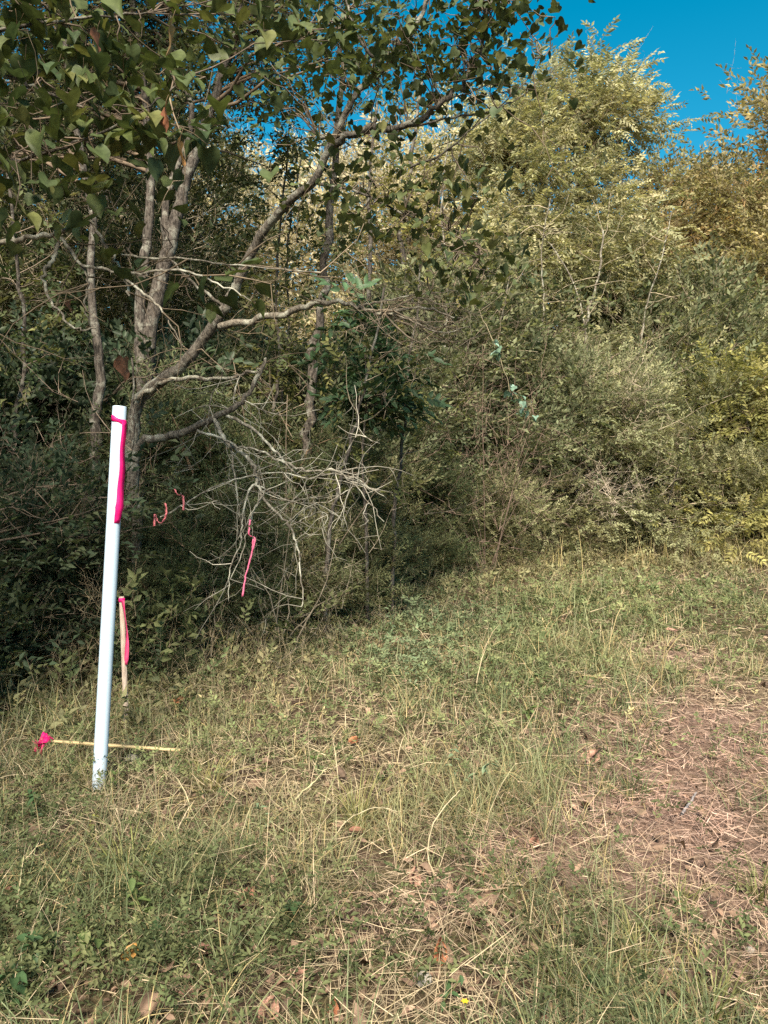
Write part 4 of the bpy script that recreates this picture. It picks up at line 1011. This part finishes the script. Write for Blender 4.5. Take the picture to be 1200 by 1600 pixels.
    # --- weeds and grass in the shade of the wood edge
    n = 15500
    x = rng.uniform(-6, 8, n); q = rng.normal(0, .9, n); y = edge_y(x) + q - .35
    pos = np.stack([x, y, ground_z(x, y) + rng.gamma(2, .11, n) * np.clip(1.0 + .75 * q, .14, 1.6) + .02], -1)
    ok = rng.uniform(0, 1, n) < np.clip(.7 + .4 * patchy(x, y, 2.4, 15), .15, 1); pos = pos[ok]; n = len(pos)
    az = rng.uniform(0, 6.28, n); X = np.stack([np.cos(az), np.sin(az), rng.uniform(.1, 1.3, n)], -1)
    g = Geo(); c = tint(rng, n, (.165, .165, .085), (.31, .275, .155), .6); half = rng.uniform(0, 1, n) < .72
    scatter(g, SP['small'], pos[half], X[half], rng.uniform(.12, .28, half.sum()), c[half], (.17, .14, .09), rng)
    scatter(g, SP['bare'], pos[~half], X[~half], rng.uniform(.25, .55, (~half).sum()), c[~half], (.28, .22, .15), rng)
    o = g.build('undergrowth', M['leaf'], kind='stuff'); o['label'] = 'knee-high weeds and dry stalks along the wood edge'
    # --- wiry dry weed stalks standing in the rough left and middle of the clearing
    n = 12000
    x, y = samples(rng, n, 2.2, 12)
    dens = gauss(x, y, [(420, 1040, 1.0, 1.0, .9), (560, 960, 1.0, 1.6, .8), (250, 1080, .7, .9, .7), (350, 1180, .6, .6, .5), (700, 900, 1.2, 1.6, .5), (120, 1250, .5, .5, .4)]) * np.clip(.6 + .6 * patchy(x, y, 2.6, 31), 0, 1.3) + .02
    ok = rng.uniform(0, 1, n) < dens; x, y = x[ok], y[ok]; n = len(x)
    pos = np.stack([x, y, ground_z(x, y)], -1); X = np.stack([rng.normal(0, .55, n), rng.normal(0, .55, n), np.ones(n)], -1)
    g = Geo(); leafy = (rng.uniform(0, 1, n) < .45) & (y > 4.6); c = tint(rng, n, (.17, .165, .08), (.33, .28, .15), .7); sc = rng.uniform(.16, .42, n) * np.clip(y / 6, .7, 1.35)
    scatter(g, SP['bare'], pos[~leafy], X[~leafy], sc[~leafy], c[~leafy], (.33, .265, .17), rng)
    scatter(g, SP['small'], pos[leafy], X[leafy], sc[leafy] * .36, c[leafy], (.28, .23, .15), rng)
    o = g.build('dry_weeds', M['straw'], kind='stuff'); o['label'] = 'wiry dry weed stalks standing in the rough grass'
    # --- mounds of brush and tall weeds spilling from the wood into the clearing
    nm = 62; x = rng.uniform(-3.6, 3.2, nm); y = edge_y(x) - rng.uniform(.0, 1.5, nm) * np.where(x < 1, 1, .6)
    h = rng.uniform(.35, .9, nm) * np.where(x < 1, 1, .7); i = np.repeat(np.arange(nm), rng.poisson(56, nm)); n = len(i)
    hz = rng.beta(1.5, 1.2, n); wd = .26 * (1.15 - hz * .7)
    pos = np.stack([x[i] + rng.normal(0, 1, n) * wd, y[i] + rng.normal(0, 1, n) * wd, h[i] * hz], -1); pos[:, 2] += ground_z(pos[:, 0], pos[:, 1])
    X = np.stack([rng.normal(0, .7, n), rng.normal(0, .7, n), rng.uniform(.3, 1.2, n)], -1); kind = rng.integers(0, 4, nm)[i]
    base = np.array([(.15, .165, .075), (.24, .215, .11), (.12, .15, .07), (.27, .225, .125)])
    c = base[kind] * rng.uniform(.75, 1.25, (nm, 1))[i] * rng.uniform(.75, 1.25, (n, 1)); g = Geo(); sc = rng.uniform(.14, .3, n)
    for k, sp in enumerate(('small', 'cedar', 'privet', 'bare')):
        q = kind == k; scatter(g, SP[sp], pos[q], X[q], sc[q] * (1.5 if sp == 'bare' else 1), c[q], (.30, .24, .16), rng)
    o = g.build('edge_brush', M['leaf'], kind='stuff'); o['label'] = 'low brush and tall weeds spilling from the wood edge into the grass'
grasses()
# ================================================================== the marker pipe, stakes and ribbons
def ribbon_geo(pts, width, side, thick=0.0012, wav=None):
    """a strip of flagging tape with thickness, following pts; side = width direction per point"""
    p = np.asarray(pts, float); s = norm(np.asarray(side, float)) * (np.asarray(width)[:, None] if np.ndim(width) else width) / 2
    t = norm(np.gradient(p, axis=0)); nn = norm(np.cross(t, s)) * thick / 2
    V = np.stack([p - s - nn, p + s - nn, p + s + nn, p - s + nn], 1).reshape(-1, 3); n = len(p); Q = []
    for i in range(n - 1):
        a = 4 * i
        for k in range(4): Q.append([a + k, a + (k + 1) % 4, a + 4 + (k + 1) % 4, a + 4 + k])
    Q += [[3, 2, 1, 0], [4 * n - 4, 4 * n - 3, 4 * n - 2, 4 * n - 1]]
    g = Geo(); g.add(V, Q=Q); return g

def marker_pipe():
    b = G(154, 1240); d0 = b[1]; dep = (b - EYE).dot(FW); top = P(187, 635, dep + .02); b = b + [0, 0, -.02]
    ax = norm(top - b); L = np.linalg.norm(top - b); r = .0335
    t = thing('marker_pipe', 'tall white plastic pipe standing in the grass with bright pink tape', 'pipe', b)
    u = norm(np.cross(ax, [0, 1, 0])); w = np.cross(u, ax); k = 40
    a = np.arange(k) * 2 * math.pi / k; ring = np.cos(a)[:, None] * u + np.sin(a)[:, None] * w
    prof = [(0, r), (.02, r), (L * .35, r), (L * .7, r), (L - .003, r), (L, r - .002), (L, r - .007), (L - .003, r - .0085), (L - .5, r - .0085), (0, r - .0085)]
    V = np.concatenate([b + ax * h + ring * q for h, q in prof]); n = len(prof)
    Q = [[i * k + j, i * k + (j + 1) % k, (i + 1) * k + (j + 1) % k, (i + 1) * k + j] for i in range(n - 1) for j in range(k)]
    g = Geo(); g.add(V, Q=Q); g.build('pipe_body', M['pvc'], t, b, smooth=True)
    # tape wound once round the pipe near its top, slightly askew
    h0 = L * (1 - 22 / 591); a2 = np.linspace(0, 2 * math.pi, 49)
    view = norm(EYE - (b + ax * h0)); fr = norm(view - ax * view.dot(ax)); sd = norm(np.cross(ax, fr))    # fr towards the clearing, sd sideways
    if sd[0] < 0: sd = -sd
    V = []
    for rr, hh in ((r + .0008, -.0125), (r + .0008, .0125), (r + .0026, .0125), (r + .0026, -.0125)):
        V.append(np.stack([b + ax * (h0 + hh * (1 + .25 * math.sin(3 * q)) - .012 * math.cos(q - .2)) + rr * (math.cos(q) * sd + math.sin(q) * fr) for q in a2[:-1]]))
    V = np.concatenate(V); kk = 48
    Q = [[m * kk + j, m * kk + (j + 1) % kk, ((m + 1) % 4) * kk + (j + 1) % kk, ((m + 1) % 4) * kk + j] for m in range(4) for j in range(kk)]
    g = Geo(); g.add(V, Q=Q); g.build('tape_band', M['pink'], t, b, smooth=True)
    # its tail hanging down the right-hand side
    n = 26; pts, side, wd = [], [], []
    for i in range(n):
        f = i / (n - 1); h = h0 - .005 - f * .505
        ang = R(46) + R(14) * f + R(4) * math.sin(7 * f)
        off = r + .004 + .006 * math.sin(3.1 * f) + .003 * math.sin(17 * f)
        dirr = math.cos(ang) * sd + math.sin(ang) * fr
        pts.append(b + ax * h + dirr * off)
        side.append(norm(-math.sin(ang) * sd + math.cos(ang) * fr + .25 * math.sin(5 * f + .5) * dirr)); wd.append(.036 * (1 - .25 * (f > .9) * (f - .9) * 10) + (.006 if abs(f - .84) < .02 else 0))
    ribbon_geo(pts, np.array(wd), np.array(side)).build('tape_tail', M['pink'], t, b)
    return t
marker_pipe()

def box_between(a, c, w, h, upv=(0, 0, 1)):
    a, c = np.asarray(a, float), np.asarray(c, float); d = norm(c - a); s = norm(np.cross(d, upv)) * w / 2; n = norm(np.cross(s, d)) * h / 2
    V = []
    for q, sh in ((a, 1), (a * .97 + c * .03, 1.0), (a * .5 + c * .5, 1.02), (c * .985 + a * .015, 1.0), (c, .93)):
        V += [q - s * sh - n * sh, q + s * sh - n * sh, q + s * sh + n * sh, q - s * sh + n * sh]
    Q = [[3, 2, 1, 0], [16, 17, 18, 19]]
    for i in range(4):
        for k in range(4): Q.append([4 * i + k, 4 * i + (k + 1) % 4, 4 * i + 4 + (k + 1) % 4, 4 * i + 4 + k])
    g = Geo(); g.add(V, Q=Q); return g
def stakes():
    rng = np.random.default_rng(111)
    b = G(198, 1138); dep = (b - EYE).dot(FW); top = P(190, 932, dep + .03)
    t = thing('stake', 'short upright wooden stake with pink tape behind the white pipe', 'stake', b)
    box_between(b + [0, 0, -.05], top, .030, .011, (0.35, -1, 0)).build('lath', M['wood_grey'], t, b)
    up = norm(top - b); n = 24
    f = np.linspace(0, 1, n); pts = top - up * (.022 + f[:, None] * .40) + np.stack([.010 + .020 * np.sin(f * 2.6) - .004 * f, -.012 - .004 * np.sin(f * 9), 0 * f], -1)
    side = np.stack([.95 - .4 * np.sin(f * 4), -.4 - .5 * np.sin(f * 5), 0 * f], -1)
    ribbon_geo(pts, .026 * np.where(f > .93, .6, 1.0), side).build('tape_tail', M['pink_mid'], t, b)
    q = np.linspace(0, 2 * math.pi, 9)[:-1]; c0 = top - up * .022; s1 = norm(np.cross(up, [0.35, -1, 0])); s2 = norm(np.cross(s1, up)); V = []
    for hh, ee in ((-.012, .0012), (.012, .0012), (.012, .003), (-.012, .003)):
        for x_, y_ in ((1, 1), (-1, 1), (-1, -1), (1, -1)): V.append(c0 + up * hh + s1 * x_ * (.015 + ee) + s2 * y_ * (.0055 + ee))
    Q = [[m * 4 + j, m * 4 + (j + 1) % 4, ((m + 1) % 4) * 4 + (j + 1) % 4, ((m + 1) % 4) * 4 + j] for m in range(4) for j in range(4)]
    g = Geo(); g.add(V, Q=Q); g.build('tape_band', M['pink'], t, b)
    # the fallen one
    a, c = P(72, 1157, 4.18), P(282, 1172, 4.12); b = a.copy(); b[2] = float(ground_z(a[0], a[1]))
    t = thing('stake', 'wooden stake lying across the grass behind the pipe foot, pink tape at one end', 'stake', b)
    box_between(c, a, .026, .012).build('lath', M['wood_tan'], t, b)
    for k in range(6):                                     # the crumpled tape knot at its end
        s = a + np.array([.0, -.012, .008]); e = s + np.array([rng.normal(-.022, .018), rng.normal(-.02, .015), rng.normal(-.018, .025)])
        p = smooth_path([a + [.03, -.008, .006], s + rng.normal(0, .012, 3), e, e + rng.normal(0, .015, 3) + [.0, 0, -.012]], 14)
        f = np.linspace(0, 1, 14); ph = rng.uniform(0, 6)
        ribbon_geo(p, .032, np.stack([np.sin(4 * f + ph) * .6, np.cos(3 * f + ph), np.cos(5 * f + ph)], -1)).build('tape_tail', M['pink'], t, b)
stakes()

def loose_ribbons():
    rng = np.random.default_rng(112)
    def strip(name, label, pieces, mat, w):
        b = P(*pieces[0][0]); t = thing(name, label, 'ribbon', b)
        for pc in pieces:
            p = smooth_path(px_path(pc), len(pc) * 6, rng, .0015); f = np.linspace(0, 1, len(p)); ph = rng.uniform(0, 6)
            ribbon_geo(p, w, np.stack([.8 + 0 * f, .5 * np.sin(6 * f + ph), .4 * np.cos(5 * f + ph)], -1)).build('strip', M[mat], t, b)
    strip('ribbon', 'long faded pink ribbon strip hanging in the dead tree twigs', [[(391, 812, 5.3), (389, 835, 5.3), (398, 842, 5.28), (392, 870, 5.28), (384, 900, 5.27), (379, 932, 5.27)], [(396, 842, 5.29), (393, 865, 5.29), (386, 895, 5.29)]], 'pink_pale', .012)
    strip('ribbon', 'small salmon ribbon drooping from a thin twig just right of the pipe', [[(258, 786, 5.2), (260, 800, 5.19), (257, 812, 5.19)], [(257, 810, 5.19), (252, 817, 5.18), (246, 814, 5.18), (242, 803, 5.18), (241, 822, 5.17)]], 'pink_old', .015)
    strip('ribbon', 'salmon ribbon knot hanging farther along the thin twig toward the dead tree', [[(273, 764, 5.25), (277, 772, 5.24), (286, 776, 5.24), (287, 797, 5.23)]], 'pink_old', .014)
loose_ribbons()

# ================================================================== single weeds, fallen leaves, sticks, stones
WEEDS = []
def weed_meshes():
    rng = np.random.default_rng(121); out = {}
    for nm, col in dict(dark=(.05, .092, .038), mid=(.095, .135, .045), pale=(.16, .215, .125), yellow=(.22, .23, .06)).items():
        out[nm] = []
        for _ in range(3):
            V, T = leaf_six(np.zeros(3), np.array([1.0, 0, 0]), np.array([0, 0, 1.0]), 1.0, rng.uniform(.42, .55), rng.uniform(.15, .35), rng.uniform(.1, .3))
            g = Geo(); g.add(V, T, C=np.array(col) * rng.uniform(.85, 1.15)); out[nm].append(g.mesh('leaf', M['leaf_gloss']))
    return out
WM = weed_meshes()
def weed(px, py, kind, h, n, L, seed, label, group='leafy weeds in the grass'):
    rng = np.random.default_rng(seed); b = G(px, py); t = thing('weed', label, 'weed', b, group)
    for s in range(max(1, n // 9)):
        e = b + np.array([rng.normal(0, .35 * h), rng.normal(0, .3 * h), h * rng.uniform(.7, 1.1)])
        st = smooth_path([b + [0, 0, -.02], b * .5 + e * .5 + rng.normal(0, .02, 3), e], 9, rng, .003)
        g = Geo(); g.tube(st, .0025, .0012, 4, C=(.12, .12, .05)); g.build('stem', M['twig'], t, b)
        for k in range(min(n, 11)):
            o = bpy.data.objects.new('leaf', WM[kind][k % 3]); COL.objects.link(o); o.parent = t
            o.location = tuple(st[min(8, 2 + int(6.5 * k / 10))] - b); f = L * rng.uniform(.65, 1.15)
            o.rotation_euler = (rng.normal(0, .25), rng.normal(0.0, .35), k * 2.4 + rng.normal(0, .3)); o.scale = (f, f, f)
weed(60, 1540, 'dark', .16, 20, .062, 1, 'dark green broad-leaved weed in the bottom left corner')
weed(30, 1590, 'dark', .12, 18, .060, 2, 'dark green weed cut off by the bottom edge at the left corner')
weed(125, 1515, 'mid', .13, 18, .050, 3, 'mid green weed just right of the bottom left corner weeds')
weed(225, 1455, 'mid', .15, 20, .052, 4, 'leafy green weed above the orange fallen leaf')
weed(250, 1485, 'dark', .10, 10, .050, 5, 'small dark weed between the leafy weed and the orange fallen leaf')
weed(440, 1460, 'dark', .10, 12, .062, 6, 'dark weed with one broad leaf at the edge of the bare brown patch')
weed(150, 1320, 'yellow', .11, 14, .026, 7, 'small yellow-leaved weed below the pipe foot')
weed(205, 1235, 'mid', .13, 16, .045, 8, 'green weed growing at the right side of the pipe foot')
weed(60, 1290, 'dark', .15, 18, .050, 9, 'dark weed between the pipe foot and the left edge')
weed(425, 1300, 'pale', .15, 14, .042, 10, 'pale green upright weed in the middle grass')
weed(642, 1075, 'pale', .22, 26, .060, 11, 'pale blue-green leafy weed in the centre of the clearing')
weed(610, 1000, 'pale', .30, 26, .060, 12, 'tall pale blue-green weed at the upper centre of the clearing')
weed(720, 1235, 'pale', .22, 18, .050, 13, 'bright whitish-green weed above the bent pale stalk')
weed(835, 1135, 'mid', .14, 18, .050, 14, 'mid green weed patch near the straw edge')
weed(945, 1545, 'dark', .08, 10, .045, 15, 'low dark weed at the bottom right of the middle')
weed(1060, 1475, 'mid', .08, 10, .035, 16, 'small green weed beside the grey pebble')
weed(700, 1560, 'dark', .10, 14, .040, 17, 'dark small-leaved weed right of the upright orange leaf')
weed(500, 1210, 'mid', .15, 16, .045, 18, 'mid green weed left of the bright whitish-green weed')
weed(720, 1585, 'mid', .05, 9, .03, 19, 'tiny green weed under the yellow flower')

def tufts():
    rng = np.random.default_rng(131)
    for i, (px, py, n, L, c, lab) in enumerate([
        (1185, 1400, 60, .16, (.11, .14, .045), 'dense green grass tuft at the right edge of the straw'),
        (1060, 1410, 40, .12, (.13, .15, .05), 'small green grass tuft left of the dense right-edge tuft'),
        (880, 1540, 60, .20, (.12, .14, .05), 'long-bladed green tuft at the bottom right of the middle'),
        (1000, 1500, 50, .15, (.14, .15, .05), 'green tuft between the grey pebble and the long-bladed tuft'),
        (800, 1400, 50, .17, (.15, .155, .055), 'olive grass tuft in the straw at right of centre'),
        (1110, 1590, 60, .18, (.12, .14, .045), 'broad-bladed green tuft at the bottom right corner'),
        (560, 1290, 70, .26, (.17, .175, .06), 'big arching yellow-green tuft in the middle grass'),
        (330, 1240, 70, .24, (.22, .20, .08), 'big dry-tipped tuft right of the pipe'),
        (142, 1240, 45, .15, (.20, .19, .085), 'grass clump at the left side of the pipe foot'),
        (172, 1242, 40, .13, (.19, .19, .085), 'grass clump at the front of the pipe foot'),
        (200, 1400, 60, .24, (.15, .16, .05), 'arching yellow-green tuft below the pipe')]):
        b = G(px, py); t = thing('grass_tuft', lab, 'grass tuft', b, 'grass tufts'); n_ = n
        g = Geo(); x = b[0] + rng.normal(0, .03, n_); y = b[1] + rng.normal(0, .03, n_); col = tint(rng, n_, c, (.30, .26, .11), .5, .3)
        az = np.arctan2(y - b[1], x - b[0]) + rng.normal(0, .5, n_)
        blades(g, x, y, az, L * rng.uniform(.6, 1.25, n_), rng.uniform(.0035, .006, n_), np.abs(rng.normal(.3, .25, n_)), rng.uniform(.5, 1.6, n_), col, 4, twist=rng.normal(0, .3, n_))
        g.build('blades', M['grass'], t, b, kind='stuff')
tufts()

def fallen():
    rng = np.random.default_rng(141); cs = [(.34, .135, .07), (.40, .21, .06), (.25, .12, .085), (.36, .20, .15), (.20, .12, .08)]
    ms = []
    for c in cs:
        g = Geo(); half = [(-.02, .05), (.12, .24), (.34, .34), (.6, .28), (.82, .13)]; cu = rng.uniform(.1, .5); V = [(0, 0, 0), (.5, 0, -.03), (1, 0, .04)]; T = []
        for sg in (1, -1):
            q = len(V); V += [(x, sg * y, cu * y * (1 + rng.normal(0, .3)) + rng.normal(0, .02)) for x, y in half]
            T += [[0, q, q + 1], [0, q + 1, 1], [1, q + 1, q + 2], [1, q + 2, q + 3], [1, q + 3, 2], [2, q + 3, q + 4]]
        V = np.array(V) - [.5, 0, 0]; g.add(V, T, C=c); g.tube(np.array([(-.5, 0, 0), (-.62, .02, .02), (-.75, .05, .01)]), .012, .008, 3, C=(.16, .1, .06))
        ms.append(g.mesh('fallen_leaf', M['litter']))
    L = [(688, 1495, 0, .085, (.1, -1.15, 1.5), .04, 'upright orange-brown leaf standing in the straw at bottom centre'),
         (208, 1522, 1, .075, (.5, -.5, .4), .05, 'orange leaf on the weeds at the bottom left'),
         (322, 1502, 3, .075, (.3, .1, .2), .03, 'tan fallen leaf at the bottom, right of the orange one'),
         (378, 1538, 2, .060, (.4, .2, 2.2), .02, 'small pinkish-brown leaf near the bottom edge'),
         (300, 1565, 3, .085, (.3, .2, .7), .02, 'pale brown leaf lying at the bottom left of centre'),
         (422, 1590, 3, .09, (.5, -.6, 1.2), .02, 'pinkish-tan leaf at the bottom edge left of centre'),
         (470, 1530, 3, .085, (.3, .1, .4), .02, 'grey-pink flat leaf near the bottom centre'),
         (520, 1590, 0, .06, (.6, -.9, 1.4), .02, 'rusty leaf standing at the bottom edge'),
         (388, 1412, 2, .07, (.5, -.7, 1.2), .03, 'brown leaf in the bare patch of the lower left'),
         (560, 1308, 2, .09, (.2, .2, .5), .04, 'brown leaf in the middle grass by the pale dry stalks'),
         (648, 1370, 3, .08, (.6, -.6, 1.5), .03, 'pale tan leaf left of the bent stalk foot'),
         (925, 1190, 3, .14, (.3, -.3, .6), .05, 'pale straw-coloured leaf on the reddish straw'),
         (1090, 1540, 0, .05, (.2, .3, .7), .04, 'small red leaf at the end of the white stick'),
         (218, 1040, 0, .12, (.5, -.3, .2), .12, 'orange-brown leaf right of the upright stake'),
         (280, 1108, 0, .08, (.5, -.3, .9), .10, 'orange leaf in the grass right of the stake foot'),
         (835, 1322, 2, .07, (.4, -.2, .9), .02, 'brown leaf in the straw below centre'),
         (750, 1365, 0, .06, (.5, -.2, 2.0), .02, 'small rusty leaf just right of the bent stalk'),
         (555, 1172, 0, .08, (.5, -.2, .4), .05, 'rusty leaf in the grass left of the whitish weed'),
         (1050, 1000, 3, .13, (.2, .1, .2), .08, 'tan leaf near the far straw patch'),
         (860, 1590, 2, .06, (.3, .2, .2), .02, 'dark red-brown leaf at the bottom edge right of centre'),
         (640, 1588, 2, .05, (.3, .4, 1.2), .02, 'small brown leaf at the bottom edge near the yellow flower'),
         (20, 1420, 2, .06, (.3, .4, .2), .04, 'dark brown leaf by the left edge below the pipe')]
    for px, py, k, s, rot, z, lab in L:
        b = G(px, py); o = bpy.data.objects.new('fallen_leaf', ms[k]); COL.objects.link(o)
        o.location = (b[0], b[1], b[2] + z); o.rotation_euler = rot; o.scale = (s, s * rng.uniform(.8, 1.2), s); tag(o, lab, 'leaf', 'fallen leaves')
    # sticks and stalks
    for nm, lab, pts, r0, r1, c in [
        ('dry_stalk', 'bent pale stalk arching up from the straw', [(678, 1362, .02), (668, 1325, .06), (680, 1280, .12), (705, 1250, .16), (718, 1235, .2)], .0032, .002, (.38, .32, .21)),
        ('stick', 'thin white stick lying at the bottom right', [(1012, 1518, .02), (1050, 1524, .025), (1085, 1533, .03)], .003, .002, (.42, .38, .34)),
        ('stick', 'short grey stick on the reddish straw', [(1066, 1272, .03), (1078, 1256, .04), (1088, 1245, .05)], .007, .005, (.20, .18, .18)),
        ('dry_stalk', 'thick pale blade lying in the middle grass', [(462, 1270, .08), (490, 1255, .12), (512, 1240, .15)], .005, .0025, (.34, .31, .18)),
        ('dry_stalk', 'pale forked dry stalk in the middle grass', [(520, 1308, .05), (545, 1280, .10), (585, 1262, .13), (620, 1268, .1)], .003, .0015, (.38, .33, .22)),
        ('dry_stalk', 'upright tan stalks behind the lying stake by the left edge', [(66, 1150, .02), (62, 1120, .12), (55, 1080, .26)], .005, .003, (.38, .31, .2)),
        ('dry_stalk', 'short pale stalk below the pipe foot', [(168, 1262, .02), (167, 1248, .05), (166, 1240, .09)], .005, .003, (.5, .42, .33))]:
        q = [G(px, py) for px, py, z in pts]; q0 = q[0]; base_d = (q0 - EYE).dot(FW)
        if 'lying' in lab or 'stick' in nm: w = [g_ + [0, 0, pts[i][2]] for i, g_ in enumerate(q)]
        else: w = [P(px, py, base_d + .01 * i) for i, (px, py, z) in enumerate(pts)]; w[0] = q0
        p = smooth_path(w, 16, rng, .002); g = Geo(); g.tube(p, r0, r1, 6, C=c); o = g.build(nm, M['twig'], None, q0); o.location = tuple(q0); tag(o, lab, 'stick' if nm == 'stick' else 'stalk')
    # stones
    for lab, px, py, s in [('pale rounded stone in the straw under the upright orange leaf', 660, 1532, .030), ('small grey pebble near the right edge', 1172, 1490, .016), ('round tan stone beside the pipe foot', 206, 1196, .036)]:
        b = G(px, py); n, m = 10, 7; V = [(0, 0, -.6)]
        for i in range(1, m):
            th = math.pi * i / m
            for j in range(n):
                ph = 2 * math.pi * j / n; q = 1 + rng.normal(0, .06); V.append((math.sin(th) * math.cos(ph) * q * 1.1, math.sin(th) * math.sin(ph) * q, -.65 * math.cos(th) * q))
        V.append((0, 0, .6)); e = len(V) - 1; T = [[0, 1 + (j + 1) % n, 1 + j] for j in range(n)] + [[e, e - n + j, e - n + (j + 1) % n] for j in range(n)]
        Q = [[1 + i * n + j, 1 + i * n + (j + 1) % n, 1 + (i + 1) * n + (j + 1) % n, 1 + (i + 1) * n + j] for i in range(m - 2) for j in range(n)]
        g = Geo(); g.add(np.array(V) * s, T, Q); o = g.build('stone', M['stone'], smooth=True); o.location = (b[0], b[1], b[2] + s * .7); tag(o, lab, 'stone')
    # a yellow flower
    b = G(726, 1590); t = thing('yellow_flower', 'tiny yellow flower at the bottom edge', 'flower', b)
    g = Geo(); g.tube(np.array([b, b + [.004, 0, .04], b + [.0, -.005, .08]]), .0018, .0014, 4, C=(.1, .12, .04)); g.build('stem', M['twig'], t, b)
    for k in range(6):
        a = k * 1.047; V, T = leaf_six(b + [0, -.005, .08], np.array([math.cos(a), math.sin(a), .35]), np.array([0, 0, 1.0]), .013, .008); g = Geo(); g.add(V, T); g.build('petal', M['petal'], t, b)
fallen()
